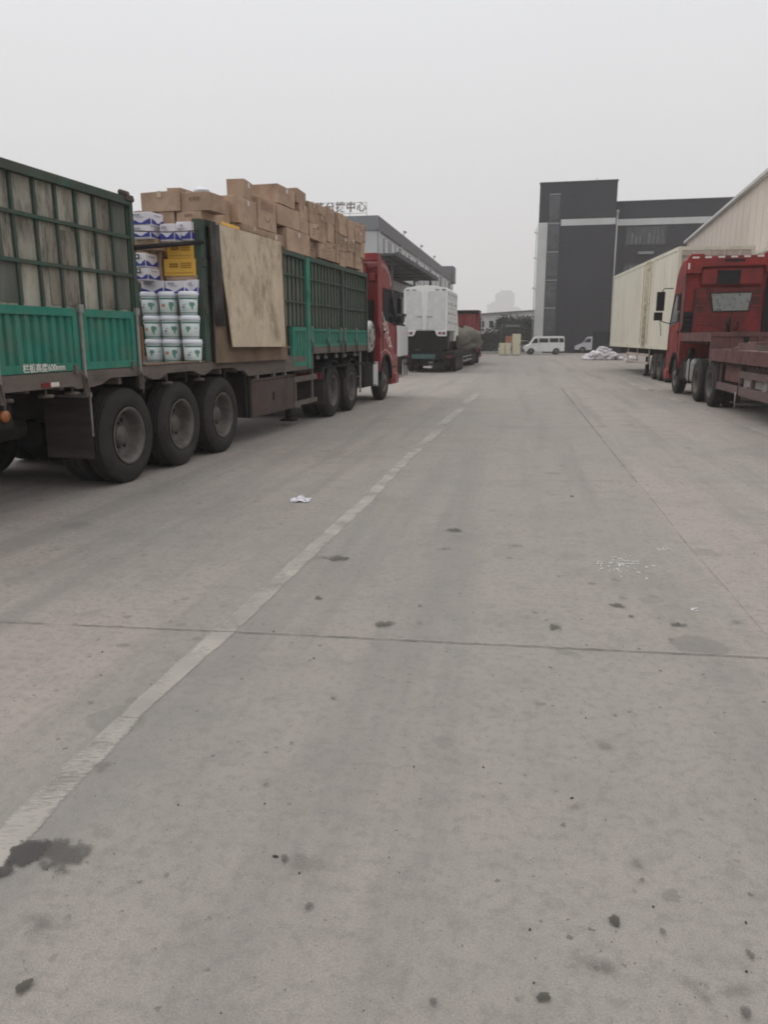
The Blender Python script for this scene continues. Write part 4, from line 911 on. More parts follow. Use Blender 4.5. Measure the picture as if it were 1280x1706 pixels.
b = MB(); b.tube([(.30, -1.7, .8), (.30, -2.2, .8)], .12, 14); b.build('air_tank', M['chassis'], T2)
b = MB(); b.tube([(.18, -.45, .62), (.18, -.45, 1.1)], .06, 8); b.build('air_filter', M['maroon'], T2)
b = MB(); b.tube([(.0, -2.45, .16), (.0, -2.45, .50)], .012, 6); b.build('hose_end', M['steel'], T2)
# tractor
tractor_frame(T2, 0, W2, -.7, 5.6)
for y in (.0, 1.5):
    wheel(T2, .02, y, -1); wheel(T2, W2 - .02, y, 1); axle(T2, 0, W2, y)
wheel(T2, .05, 4.45, -1, dual=False); wheel(T2, W2 - .05, 4.45, 1, dual=False)
b = MB(); b.box(.02, .6, -.66, -.62, .5, 1.06); b.build('mud_flap', M['brownsteel'], T2)
b = MB(); b.box(.08, .62, 2.35, 3.35, .42, 1.05); o = b.build('fuel_tank', M['steel'], T2, bevel=.1)
b = MB(); b.box(.06, .64, 2.55, 2.63, .40, 1.07); b.box(.06, .64, 3.05, 3.13, .40, 1.07); b.build('tank_strap', M['chassis'], o, bevel=.02)
b = MB(); b.lathe([(0, .05), (.04, .05), (.045, 0)], c=(.3, 2.42, 1.05), axis='z', seg=14); b.build('tank_cap', M['black'], o)
b = MB(); b.tube([(.4, .75, 1.4), (.25, .75, 1.3), (.16, .76, 1.1), (.2, .8, .9)], .03, 8); b.build('air_hose', M['steel'], T2)
b = MB(); b.box(.1, .55, 3.42, 3.85, .45, 1.0); b.tube([(.3, 3.6, 1.0), (.3, 3.6, 1.3)], .09, 12); b.build('battery_box', M['chassis'], T2)
F2 = 3.95
b = MB()
for q in (1.1, 1.35): b.tube([(q + .03 * cos(t * 1.9), 3.5 - .22 * sin(t * .22) , 1.78 + .02 * t + .03 * sin(t * 1.9)) for t in range(0, 14)], .014, 6)
b.build('coiled_air_line', M['black'], T2)
CAB2 = heavy_cab(T2, 0, F2, True, -1, zt=3.72, paint=M['redback'])
b = MB()
b.prism([(0.0, 3.30), (-.02, 3.62), (.06, 3.78), (.12, 3.82), (.42, 3.83), (.50, 3.76), (1.95, 3.78), (2.05, 3.86), (2.33, 3.86), (2.44, 3.76), (2.47, 3.3), (2.1, 3.3), (2.04, 3.5), (.42, 3.47), (.40, 3.30)], F2 - .22, F2 - .04, 'y')
df = b.build('roof_fairing', M['redback'], CAB2, bevel=.03)
for q in (.14, .46, .80, 1.13, 1.46, 1.80, 2.2): b = MB(); b.box(q, q + .17, F2 - .232, F2 - .221, 3.70 + q * .01, 3.745 + q * .01); b.build('reflective_tape', M['tape_white'], df)
for q in (.04, 2.36): b = MB(); b.box(q, q + .045, F2 - .232, F2 - .221, 3.42, 3.58); b.build('reflective_tape', M['tape_white'], df)
b = MB(); b.box(.98, 1.5, F2 - .228, F2 - .2215, 3.61, 3.67); b.build('step_slot', M['chassis'], df)
b = MB(); b.box(.42, 2.03, F2 - .14, F2 + .01, 2.99, 3.46); bx_ = b.build('upper_back_panel', M['redback'], CAB2, bevel=.06)
b = MB()
for k in range(9): b.box(.84 + k * .068, .885 + k * .068, F2 - .150, F2 - .1405, 3.04, 3.37)
b.box(.82, 1.46, F2 - .1485, F2 - .1405, 3.02, 3.04); b.box(.82, 1.46, F2 - .1485, F2 - .1405, 3.37, 3.39); b.box(.84, 1.44, F2 - .1425, F2 - .1402, 3.04, 3.37)
b.build('vent_grille', M['black'], bx_)
b = MB(); b.box(.30, 2.10, F2 - .09, F2 + .01, 1.62, 2.93); bp_ = b.build('lower_back_panel', M['redsoot'], CAB2, bevel=.04)
b = MB()
for z in (1.95, 2.2, 2.45, 2.70): b.box(.36, .70, F2 - .101, F2 - .0885, z, z + .018); b.box(1.80, 2.06, F2 - .101, F2 - .0885, z, z + .018)
b.build('panel_rib', M['redback'], bp_, bevel=.004)
b = MB(); b.prism([(.70, 2.80), (1.82, 2.82), (1.75, 2.30), (.80, 2.28)], F2 - .105, F2 - .088, 'y'); fr = b.build('rear_window', M['black'], bp_, bevel=.015)
m = mat('dusty_glass_painted_reflections', (.20, .22, .20), .35, var=.1, scale=3, dirt=(.06, .065, .055), dirtamt=.85, dirtscale=9, thr=(.52, .62))  # blotchy noise paints reflections into the dusty pane colour
b = MB(); b.prism([(.735, 2.77), (1.785, 2.79), (1.72, 2.33), (.83, 2.31)], F2 - .109, F2 - .1055, 'y'); b.build('pane', m, fr)
b = MB()
for k in range(3): b.obox((.14, F2 - .06, 1.92 + k * .13), (.28, .10, .07), rx=.4)
b.box(-.0, .31, F2 - .05, F2 - .005, 1.74, 2.30); b.build('air_intake', M['black'], CAB2, bevel=.02)
b = MB(); b.box(2.14, 2.44, F2 - .06, F2 - .004, 1.75, 3.2); b.build('air_intake', M['navy'], CAB2, bevel=.02)
b = MB()
for q in (.82, 1.68): b.prism([(q - .18, 1.60), (q + .2, 1.60), (q + .12, 1.76), (q - .08, 1.76)], F2 - .14, F2 - .092, 'y')
b.tube([(1.25, F2 - .2, 1.6), (1.27, F2 - .18, 2.15)], .03, 8); b.build('suspension_mount', M['chassis'], CAB2)
b = MB(); b.prism([(F2 - .18, 1.9), (F2 - .005, 1.75), (F2 - .005, 3.3), (F2 - .18, 3.3)], -.0, .03, 'x'); b.prism([(F2 - .18, 1.9), (F2 - .005, 1.75), (F2 - .005, 3.3), (F2 - .18, 3.3)], W2 - .03, W2, 'x'); b.build('side_deflector', M['maroon'], CAB2)
# the truck's outer mirror reads large against the container
b = MB(); b.obox((-.28, F2 + 1.85, 2.66), (.23, .09, .56)); b.obox((-.32, F2 + 1.85, 2.22), (.24, .13, .24)); b.tube([(.02, F2 + 1.6, 3.02), (-.2, F2 + 1.8, 3.03), (-.28, F2 + 1.85, 2.9)], .016, 6); b.tube([(.02, F2 + 1.7, 2.0), (-.16, F2 + 1.8, 2.05), (-.28, F2 + 1.85, 2.12)], .016, 6)
b.tube([(-.26, F2 + 1.84, 2.1), (-.22, F2 + 1.84, 1.9), (-.2, F2 + 1.84, 1.65)], .012, 5)
b.build('outer_mirror', M['black'], CAB2, bevel=.03)

# =================================================================== CREAM CONTAINER TRAILERS
def container(loc, ang, label, ln=13.2, z0=1.16, z1=4.62, wd=2.5, wheels=True, doorpos=4.0):
    r = thing('container_trailer', label, 'trailer', loc, -ang)
    b = MB(); b.box(.02, wd - .02, -.78, ln - .82, z0 + .14, z1 - .12)
    # side panel seams (shallow ribs)
    for k in range(22):
        y = -.55 + k * (ln - .5) / 22
        if abs(y - doorpos) > .8: b.box(.014, .02, y, y + .02, z0 + .16, z1 - .14)
    body = b.build('box_body', [M['cream']], r)
    b = MB()
    for (a, c) in ((z0, z0 + .14), (z1 - .12, z1)): b.box(0, wd, -.80, ln - .8, a, c)
    for y in (-.80, ln - .92): b.box(0, .12, y, y + .12, z0 + .14, z1 - .12); b.box(wd - .12, wd, y, y + .12, z0 + .14, z1 - .12)
    b.build('corner_frame', M['cream'], body)
    b = MB(); b.box(.13, wd - .13, -.79, -.781, z0 + .15, z1 - .13); b.box(.13, wd - .13, -.83, -.795, z1 - .30, z1 - .22); b.box(wd / 2 - .02, wd / 2 + .02, -.815, -.7905, z0 + .15, z1 - .3)
    for q in (.5, 1.0, 1.5, 2.0): b.tube([(q, -.82, z0 + .2), (q, -.82, z1 - .15)], .018, 6)
    b.build('end_door', M['creamend'], body)
    b = MB()
    for q in (doorpos - .62, doorpos + .75): b.box(-.008, .019, q, q + .05, z0 + .15, z1 - .14)
    for q in (doorpos - .25, doorpos, doorpos + .25): b.tube([(-.02, q, z0 + .05), (-.02, q, z1 - .05)], .02, 6)
    for z in (z0 + .05, z0 + .3, 2.9, z1 - .35, z1 - .1): b.box(-.03, .0, doorpos - .33, doorpos + .33, z, z + .07)
    b.build('side_door_bars', mat('rusty_door_bar', (.52, .46, .34), .7, dirt=(.14, .08, .05), dirtamt=.85, dirtscale=8), body)
    for q in (.55, wd - .55):
        b = MB(); b.box(q - .06, q + .06, -.6, ln - 1.2, z0 - .3, z0); b.build('chassis_rail', M['chassis'], r)
    if wheels:
        for y in (0, 1.05, 2.1): wheel(r, .04, y, -1, r=.50); wheel(r, wd - .04, y, 1, r=.50); axle(r, 0, wd, y, .5)
    for q in (.35, wd - .35):
        b = MB(); b.box(q - .07, q + .07, 4.5, 4.64, .10, z0); b.box(q - .12, q + .12, 4.44, 4.70, .02, .10); b.build('landing_leg', M['chassis'], r)
    b = MB(); b.box(.0, .05, 2.9, 7.6, .85, .95); b.box(.0, .05, 2.9, 7.6, .55, .63); b.box(.05, .09, 3.0, 3.06, .55, z0); b.box(.05, .09, 5.4, 5.46, .55, z0); b.box(.05, .09, 7.5, 7.56, .55, z0); b.build('side_guard', M['creamend'], r)
    b = MB(); b.box(.1, wd - .1, -.78, -.72, .55, .68); b.build('underrun_bar', M['steel'], r)
    return r
container(Vector((10.17, 28.36, 0)), 7, 'cream container trailer with rusty side door bars beyond the red truck')
r2_ = container(Vector((13.25, 27.9, 0)), 7, 'second cream container trailer mostly hidden behind the red cab')

# =================================================================== WHITE TRUCK ON CARRIER
CO = Vector((3.20, 35.9, 0)); CA = 11.5      # right-hand rear corner
T3 = thing('carrier_truck', 'dark low loader trailer pulled by a red tractor, carrying the white truck', 'truck', CO, -CA)
b = MB(); b.box(-2.4, 0, 0, 10.5, .80, .95)
for q in (-.1, -2.4): b.box(q, q + .1, 0, 10.5, .72, .80)
b.build('deck', M['chassis'], T3)
b = MB(); b.box(-2.4, 0, -.06, -.005, .62, .86); b.box(-2.3, -.1, -.10, -.04, .36, .44); b.box(-2.0, -1.9, -.08, -.03, .44, .62); b.box(-.5, -.4, -.08, -.03, .44, .62); b.build('rear_bumper', M['chassis'], T3)
b = MB(); b.box(-1.95, -.85, -.075, -.062, .64, .84); q = b.build('rear_sign', mat('dull_green_plate', (.07, .13, .12), .6), T3)
for x in (-2.2, -.2):
    b = MB(); b.box(x - .14, x + .14, -.075, -.062, .70, .78); b.build('tail_lamp', M['lamp_red'], T3)
b = MB(); b.box(-1.4, -1.0, -.08, -.06, .22, .31); b.build('number_plate', M['tape_white'], T3)
for y in (1.6, 2.75, 3.9): wheel(T3, -.02, y, 1, r=.42); wheel(T3, -2.38, y, -1, r=.42)
b = MB(); b.box(-.05, -.02, 4.6, 9.4, .36, .46); b.box(-.05, -.02, 4.6, 9.4, .58, .66)
for y in (4.8, 6.9, 9.2): b.box(-.08, -.051, y, y + .06, .36, .8)
b.build('side_guard', M['steel'], T3)
b = MB(); b.box(-1.5, -.9, 0, 13.0, .5, .80); b.build('chassis_frame', M['chassis'], T3)
for y in (10.4, 11.7): wheel(T3, -.02, y, 1, r=.5); wheel(T3, -2.38, y, -1, r=.5)
wheel(T3, -.04, 14.6, 1, dual=False, r=.5); wheel(T3, -2.36, 14.6, -1, dual=False, r=.5)
cabc = heavy_cab(T3, -2.42, 13.9, True, 1, zt=3.10)
b = MB(); b.box(-2.2, -.2, 13.5, 13.895, 1.9, 3.05); b.build('back_panel', M['red'], cabc, bevel=.02)
b = MB(); b.box(-2.44, .02, 13.3, 14.9, 3.10, 3.24); b.build('roof_fairing', M['black'], cabc, bevel=.03)
b = MB()
for k in range(5): b.box(-2.0 + .4 * k, -1.96 + .4 * k, 13.48, 13.499, 1.95, 3.0)
b.box(-1.0, -.85, 13.478, 13.4785 + .002, 1.95, 3.0); b.build('corrugation', M['redback'], cabc)
# white truck on top
T4 = thing('box_truck', 'white box truck with two rear doors, riding on the dark low loader', 'truck', CO + Vector((-.33 * cos(R(CA)), .33 * sin(R(CA)), .952)), -CA)
b = MB(); P = [(-2.02, .95), (0, .95), (0, 2.74), (-.08, 2.83), (-.6, 2.92), (-1.01, 2.94), (-1.42, 2.92), (-1.94, 2.83), (-2.02, 2.74)]
b.prism(P, .05, 4.1, 'y'); body = b.build('cargo_box', M['white'], T4, bevel=.015)
b = MB()
for k in range(4):
    y = .35 + k * .95; b.box(.001, .012, y, y + .05, 1.0, 2.72)
for z in (1.5, 1.95, 2.4): b.box(.001, .010, .1, 4.05, z, z + .03)
b.build('side_rail', M['palewall'], body)
b = MB(); rs = random.Random(8)
for k in range(16):
    y = .3 + (k % 4) * .95 + rs.uniform(0, .3); z = 1.25 + (k // 4) * .42; b.box(.0005, .006, y, y + .32, z, z + .12 * rs.uniform(.5, 1.2))
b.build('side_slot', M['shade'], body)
for (xa, xb_) in ((-1.92, -1.17), (-.93, -.10)):
    b = MB(); b.box(xa, xb_, .025, .049, 1.0, 2.70); d = b.build('rear_door', mat('pale_grey_door', (.56, .57, .57), .5), body, bevel=.01)
    c_ = xb_ - .12 if xa < -1.5 else xa + .12; b = MB(); b.box(c_ - .14, c_ + .14, .012, .024, 1.55, 1.57); b.build('door_handle', M['black'], d)
b = MB(); b.box(-1.165, -.935, .028, .049, 1.0, 2.72)
for q in (-1.17, -.93): b.tube([(q, .02, .98), (q, .02, 2.74)], .012, 6)
b.build('centre_post', M['white'], body)
b = MB()
for q in (-1.85, -1.55, -.5, -.2): b.box(q - .07, q + .1, .02, .049, 2.73, 2.755)
b.build('marker_lamp', M['black'], body)
for q, sgn in ((-1.98, 1), (-.02, -1)):
    b = MB(); b.prism([(q, .70), (q, .97), (q + sgn * .55, .97), (q + sgn * .46, .76), (q + sgn * .38, .70)], 0, .06, 'y'); lp = b.build('lamp_housing', M['white'], T4)
    b = MB(); b.box(*sorted((q + sgn * .06, q + sgn * .38)), -.012, -.001, .77, .89, 0); b.box(*sorted((q + sgn * .19, q + sgn * .25)), -.016, -.0125, .78, .88, 1); b.build('tail_lamp', [M['lamp_red'], M['tape_white']], lp)
b = MB(); b.box(-1.6, -.4, .1, 5.8, .45, .93); b.box(-1.9, -.1, .08, .14, .30, .94); b.build('truck_chassis', M['chassis'], T4)
b = MB(); b.box(-1.98, -.02, -.02, .05, .12, .50); b.box(-1.9, -1.7, -.035, -.0205, .45, .49); b.box(-.35, -.15, -.035, -.0205, .45, .49); b.build('underrun_guard', M['chassis'], T4)
b = MB(); b.prism([(4.25, .45), (4.25, 1.75), (4.4, 1.95), (5.3, 1.95), (5.8, 1.2), (5.9, 1.1), (5.9, .45)], -1.9, -.12, 'x'); b.build('cab', M['white'], T4, bevel=.05)
for y in (1.1, 5.1): wheel(T4, -.05, y, 1, dual=False, r=.38); wheel(T4, -1.97, y, -1, dual=False, r=.38)
# tarped loads ahead on the same deck
def lump(name, label, cat, c, sx, sy, sz, m, seed, ang=0):
    b = MB(); rr = random.Random(seed); n, q = 16, 9; vs = []
    for i in range(q + 1):
        t = i / q; rad = (1 - t ** 5) ** .5 if t < 1 else .15; 
        for k in range(n):
            a = 2 * pi * k / n; sq = 1 / max(abs(cos(a)), abs(sin(a))) ** .6
            vs.append((sx * rad * cos(a) * sq * (1 + rr.uniform(-.13, .13)), sy * rad * sin(a) * sq * (1 + rr.uniform(-.13, .13)), sz * t * (1 + .08 * rr.uniform(-1, 1)) if i else 0))
    fs = [(i * n + k, i * n + (k + 1) % n, (i + 1) * n + (k + 1) % n, (i + 1) * n + k) for i in range(q) for k in range(n)]
    b.add(vs, fs + [tuple(range(n))[::-1]], 0, True); o = b.build(name, m, loc=c); o.rotation_euler = (0, 0, R(ang)); return tag(o, label, cat)
def Cw(x, y, z): return CO + Vector((x * cos(R(CA)) + y * sin(R(CA)), -x * sin(R(CA)) + y * cos(R(CA)), z))
lump('tarp_covered_load', 'dusty grey tarped load on the low loader, nearest the white truck', 'load', Cw(-.95, 7.2, .95), 1.0, .95, 1.15, M['tarp'], 1, -CA)
lump('tarp_covered_load', 'taller beige tarped load just behind the red tractor', 'load', Cw(-.75, 10.8, .95), 1.15, 1.5, 1.25, M['tarp'], 2, -CA)

# =================================================================== LEFT WAREHOUSE
WA = 10.6; WO = Vector((-.45, 50, 0))
WH = thing('warehouse', 'grey and white warehouse with long loading canopy on the left', 'building', WO, -WA)
# local: y along the yard side, x negative = inside
b = MB(); b.box(-30, -.0, 0, 48, 0, 8.05); wl = b.build('wall', M['palewall'], WH)
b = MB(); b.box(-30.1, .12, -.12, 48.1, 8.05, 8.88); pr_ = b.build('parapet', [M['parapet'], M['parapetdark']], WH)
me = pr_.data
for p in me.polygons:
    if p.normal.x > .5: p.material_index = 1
for k in range(11):
    y0 = .5 + k * 4.35
    b = MB(); b.box(-.01, .015, y0, y0 + 3.7, 6.1, 7.84); wd_ = b.build('window', M['glass'], WH)
    b = MB()
    for q in (0, 1.8, 3.64): b.box(.016, .04, y0 + q, y0 + q + .06, 6.1, 7.84)
    b.build('window_frame', M['parapetdark'], wd_)
b = MB(); b.box(-6, -.9, -.02, .01, 5.2, 7.45); b.build('window', M['parapet'], WH)
for k in range(6): b = MB(); b.tube([(.12, .2 + k * 8.7, 5.9), (.12, .2 + k * 8.7, 8.04)], .04, 6); b.build('drain_pipe', M['palewall'], WH)
b = MB()
for k in range(3):
    y = 10 + k * 9; b.tube([(.05, y, 8.85), (.12, y, 9.12)], .03, 6); b.obox((.16, y, 9.16), (.2, .16, .12), ry=.5)
b.build('floodlight', M['parapetdark'], WH)
b = MB(); b.box(-2, 2.62, -8.1, 10, 5.72, 5.84); b.box(-12, -2, -8.1, -.13, 5.72, 5.84); b.box(2.62, 2.72, -8.1, 10, 5.66, 5.89); cn = b.build('canopy', M['canopy'], WH)
b = MB()
for k in range(7): y = -7.9 + k * 2.9; b.box(.1, 2.6, y, y + .05, 5.67, 5.72)
for q in (1.0, 2.1): b.box(q, q + .06, -8.0, 9.9, 5.62, 5.67)
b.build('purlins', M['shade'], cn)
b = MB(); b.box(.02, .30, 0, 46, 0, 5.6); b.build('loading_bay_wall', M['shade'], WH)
for k in range(8):
    y = 1.5 + k * 5.4; b = MB(); b.box(.301, .33, y, y + 2.4, 1.2, 4.4); b.build('loading_door', M['parapet'], WH)
b = MB(); b.box(.301, .33, 0, 46, 4.75, 5.35); b.build('light_strip', M['palewall'], WH)
for k in range(3):
    b = MB(); b.tube([(2.2, -7 + k * 8.2, 0), (2.2, -7 + k * 8.2, 5.6)], .07, 8); b.build('canopy_column', M['canopy'], WH)
b = MB(); b.box(-3, .3, 45, 48.2, 7.9, 9.75); b.build('stair_tower', M['parapetdark'], WH)
# roof letters: a sign of its own on a frame
SG = thing('roof_sign', 'row of large roof letters on a thin frame above the left warehouse', 'sign', WO + Vector((0, 0, 8.88)), -WA + 3)
b = MB()
for z in (.15, .76): b.bar((-4.2, -.05, z), (-.6, -.05, z), .025, .025)
for k in range(4): b.bar((-.62 - k * 1.05, -.05, 0), (-.62 - k * 1.05, -.05, .76), .03, .03)
b.build('sign_frame', M['steel'], SG)
for k, ch in enumerate('心中拨分路'):
    text(ch, .62, M['letter'], SG, face_back(-.93 - k * .65, -.12, .47), name='letter', ext=.03, offset=.012)

# =================================================================== DARK OFFICE BUILDING
DO = ground_pt(889, 588.0); DA = 13.0
DB = thing('office_block', 'charcoal clad five storey block with glazed stair strip and white band', 'building', DO, -DA)
def dz(py, D=80): return 1.6 + (562 - py) / 1310 * D
wt = 7.5
b = MB(); b.box(0, wt, 0, 14, 0, 16.6); b.build('tower_wall', M['cladding'], DB)
b = MB(); b.box(wt, 32, 1.2, 14, 0, 14.75); b.build('wing_wall', M['cladding'], DB)
b = MB(); b.box(2.2, wt, -.04, -.002, 12.55, 13.15); b.box(wt + .02, 32, 1.12, 1.198, 12.55, 13.15); b.build('white_band', M['palewall'], DB)
b = MB(); b.box(-.03, .9, -.05, -.002, 0, 12.9); b.box(-.05, -.03, -.05, 13, 0, 12.9); b.build('pale_corner_strip', M['palewall'], DB)
b = MB(); b.box(.95, 2.1, -.03, -.003, 1.8, 15.6); st = b.build('stair_glazing', M['cladding2'], DB)
for k in range(5):
    b = MB(); z = 2.2 + k * 2.75
    for q in range(5): b.box(1.0, 2.04, -.05, -.032, z + q * .45, z + q * .45 + .40)
    b.build('window', M['wglass'], st)
    b = MB(); b.box(.97, 2.08, -.09, -.032, z + 2.28, z + 2.42); b.build('floor_band', M['parapet'], st)
b = MB()
for k in range(5): b.box(2.25, wt - .02, -.006, -.002, 2.4 + 2.75 * k, 2.43 + 2.75 * k)
for k in range(1, 4): b.box(2.2 + k * 1.32, 2.22 + k * 1.32, -.0062, -.0021, .1, 12.5)
b.build('panel_joint', M['cladding2'], DB)
b = MB(); b.box(-.05, wt + .05, -.06, 14.05, 16.6, 16.72); b.box(wt + .05, 32.05, 1.15, 14.05, 14.75, 14.87); b.build('coping', M['cladding2'], DB)
b = MB(); b.tube([(5.6, 3, 16.6), (5.6, 3, 17.5)], .03, 5); b.build('lightning_rod', M['steel'], DB)
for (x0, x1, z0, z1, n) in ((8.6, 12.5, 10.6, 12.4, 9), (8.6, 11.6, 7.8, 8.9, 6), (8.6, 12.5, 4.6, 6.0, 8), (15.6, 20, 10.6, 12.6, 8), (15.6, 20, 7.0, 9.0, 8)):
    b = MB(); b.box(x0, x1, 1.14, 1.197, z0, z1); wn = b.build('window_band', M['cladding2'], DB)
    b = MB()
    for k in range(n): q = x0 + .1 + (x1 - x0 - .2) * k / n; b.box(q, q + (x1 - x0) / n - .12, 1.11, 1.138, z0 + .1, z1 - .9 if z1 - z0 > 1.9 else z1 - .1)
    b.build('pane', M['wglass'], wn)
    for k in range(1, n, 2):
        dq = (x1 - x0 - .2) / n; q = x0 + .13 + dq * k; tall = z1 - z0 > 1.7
        b = MB(); b.box(q, q + dq - (.18 if k % 4 == 1 else .27), 1.095, 1.108, z0 + .15, z1 - (.6 if k % 4 == 1 else .9) if tall else z1 - .2); b.build('sky_reflection', M['sky_reflection'], wn)  # pale piece before the pane, painted as a reflection of the sky
        if k % 4 == 1: b = MB(); b.box(q + dq, q + dq + .2, 1.095, 1.108, z0 + .15, z1 - .9 if tall else z1 - .2); b.build('sky_reflection', M['sky_reflection'], wn)
b = MB(); b.box(9.9, 11.4, .85, 1.197, 9.75, 9.83); b.box(9.9, 11.4, .85, .90, 9.83, 10.0); b.build('ledge', M['parapet'], DB)
b = MB(); b.tube([(wt + .18, .9, .5), (wt + .18, .9, 13.6)], .09, 8); b.lathe([(13.6, .12), (13.9, .16), (14.0, .16)], c=(wt + .18, .9, 0), axis='z', seg=10); b.build('downpipe', M['palewall'], DB)
b = MB()
for z in (3.5, 6.5, 9.5, 12.0): b.tube([(-.25, 1, z), (-.05, 1, z)], .06, 6); b.obox((-.3, 1, z + .1), (.25, .3, .12))
b.tube([(-.2, .5, .2), (-.2, .5, 12.5)], .05, 6); b.build('wall_pipe', M['palewall'], DB)
b = MB(); b.tube([(0, 0, 0), (0, 0, 3.9)], .12, 8); b.box(-.2, .2, -.2, .2, 0, .3); o = b.build('gate_post', M['palewall'], loc=ground_pt(1018, 588.5)); tag(o, 'slim white post standing between the dark block and the cream container', 'post')

# =================================================================== RIGHT WAREHOUSE (long beige wall)
RWA = 13.6; RWo = Vector((22.5, 60, 0))
RW = thing('warehouse', 'long beige metal warehouse rising behind the cream containers', 'building', RWo, -RWA)
b = MB(); b.box(0, 26, -42, 0, 0, 8.40)
for k in range(28): b.box(-.012, -.002, -41.5 + k * 1.5, -41.48 + k * 1.5, 0, 8.35)
b.build('wall', M['beigewall'], RW)
b = MB(); b.box(-.22, 26.2, -42, .2, 8.41, 8.56); b.build('gutter', M['palewall'], RW)
b = MB(); b.obox((-.25, -3.5, 7.5), (.5, .3, .2), ry=.4); b.tube([(0, -3.5, 7.4), (-.2, -3.5, 7.45)], .04, 6); b.build('floodlight', M['steel'], RW)

# =================================================================== VANS
def at_px(px, py): return ground_pt(px, py)
VO = at_px(907, 591.0)
V = thing('van', 'white passenger van parked side on before the dark block', 'van', VO, -6)
hw = 1.86
P = [(-1.86, .32), (-1.88, .62), (-1.72, .82), (-1.30, 1.00), (-1.0, 1.50), (-.86, 1.64), (-.3, 1.70), (1.72, 1.70), (1.82, 1.60), (1.86, .9), (1.86, .34), (1.40, .30)]
P += [(1.12 + .34 * cos(t), .28 + .34 * sin(t)) for t in [k * pi / 8 for k in range(1, 8)]] + [(.76, .28), (-.86, .28)]
P += [(-1.22 + .34 * cos(t), .28 + .34 * sin(t)) for t in [k * pi / 8 for k in range(1, 8)]] + [(-1.60, .28)]
b = MB(); b.prism([(p[0], p[1]) for p in P], 0, 1.6, 'y'); vb = b.build('body', M['white'], V, bevel=.03)
for poly in ([(-1.22, 1.05), (-.93, 1.48), (-.62, 1.48), (-.62, 1.08)], [(-.50, 1.12), (-.50, 1.50), (.34, 1.50), (.34, 1.12)], [(.46, 1.14), (.46, 1.52), (1.28, 1.52), (1.28, 1.14)], [(1.36, 1.14), (1.36, 1.52), (1.74, 1.52), (1.78, 1.14)]):
    b = MB(); b.prism(poly, -.008, .004, 'y'); b.build('side_window', M['glass'], vb)
b = MB(); b.box(-.565, -.555, -.004, .002, .35, 1.56); b.box(.395, .40, -.004, .002, .35, 1.56); b.box(-.48, -.36, -.02, .0, .98, 1.01); b.build('door_line', M['black'], vb)
b = MB(); b.box(-1.92, -1.84, 0, 1.6, .26, .50); b.build('bumper', M['black'], vb, bevel=.02)
b = MB(); b.box(-1.84, -1.66, -.012, .02, .66, .78); b.build('headlight', M['tape_white'], vb)
b = MB(); b.box(-1.0, -.92, -.16, -.01, 1.08, 1.22); b.build('mirror', M['black'], vb)
def small_wheel(p, x, y, r=.29, side=-1):
    b = MB(); b.lathe([(-.09, r * .6), (-.10, r * .8), (-.085, r * .97), (-.06, r), (.06, r), (.085, r * .97), (.10, r * .8), (.09, r * .6)], axis='y', seg=20)
    o = b.build('wheel', M['rubber'], p, loc=(x, y, r)); b = MB(); b.lathe([(-.10, r * .62), (-.06, r * .5), (-.07, r * .2), (-.10, 0)], axis='y', seg=16); b.lathe([(.06, r * .62), (.04, 0)], axis='y', seg=16); b.build('rim', M['rim'], o)
for x in (-1.22, 1.12): small_wheel(V, x, .10); small_wheel(V, x, 1.5)
KO = at_px(990, 588.5)
K = thing('mini_truck', 'small silver cab truck with dark covered cargo box beside the dark block', 'truck', KO, -8)
P = [(-1.95, .38), (-1.93, .72), (-1.6, .86), (-1.15, 1.05), (-.78, 1.58), (-.66, 1.66), (-.22, 1.68), (-.20, .35), (-.9, .32)]
P += [(-1.15 + .36 * cos(t), .30 + .36 * sin(t)) for t in [k * pi / 8 for k in range(1, 8)]] + [(-1.55, .32)]
b = MB(); b.prism(P, 0, 1.55, 'y'); kb = b.build('cab', M['silver'], K, bevel=.03)
b = MB(); b.prism([(-1.02, 1.10), (-.72, 1.48), (-.36, 1.48), (-.36, 1.10)], -.008, .004, 'y'); b.build('side_window', M['glass'], kb)
b = MB(); b.box(-.12, 2.6, -.02, 1.6, .55, 2.15); b.build('cargo_box', M['navy'], K, bevel=.03)
b = MB(); b.box(-.2, 2.6, .2, 1.4, .38, .55); b.build('frame', M['chassis'], K)
b = MB(); b.box(-1.0, -.9, -.14, -.01, 1.12, 1.28); b.build('mirror', M['black'], kb)
for x in (-1.15, 1.6): small_wheel(K, x, .1, .3); small_wheel(K, x, 1.45, .3)

# sacks
rs = random.Random(12); PO = ground_pt(1008, 600)
def sack(name, m, l=.70, w_=.46, h=.30, seed=0):
    b = MB(); rr = random.Random(seed); n, q = 10, 8; vs = []
    for i in range(q + 1):
        t = i / q; a = -l / 2 + l * t; s_ = (1 - abs(2 * t - 1) ** 3.5) ** .5 if 0 < t < 1 else .18
        for k in range(n): th_ = 2 * pi * k / n; j_ = 1 + rr.uniform(-.09, .09); vs.append((a + rr.uniform(-.015, .015), w_ / 2 * (.35 + .65 * s_) * cos(th_) * j_, h / 2 * max(s_, .12) * sin(th_) * j_))
    fs = [(i * n + k, i * n + (k + 1) % n, (i + 1) * n + (k + 1) % n, (i + 1) * n + k) for i in range(q) for k in range(n)] + [tuple(range(n))[::-1], tuple(q * n + k for k in range(n))]
    b.add(vs, fs, 0, True); return b.build(name, m)
base = [sack('sack', M['sack'], seed=k) for k in range(4)]; used = [False] * 4; spots = []
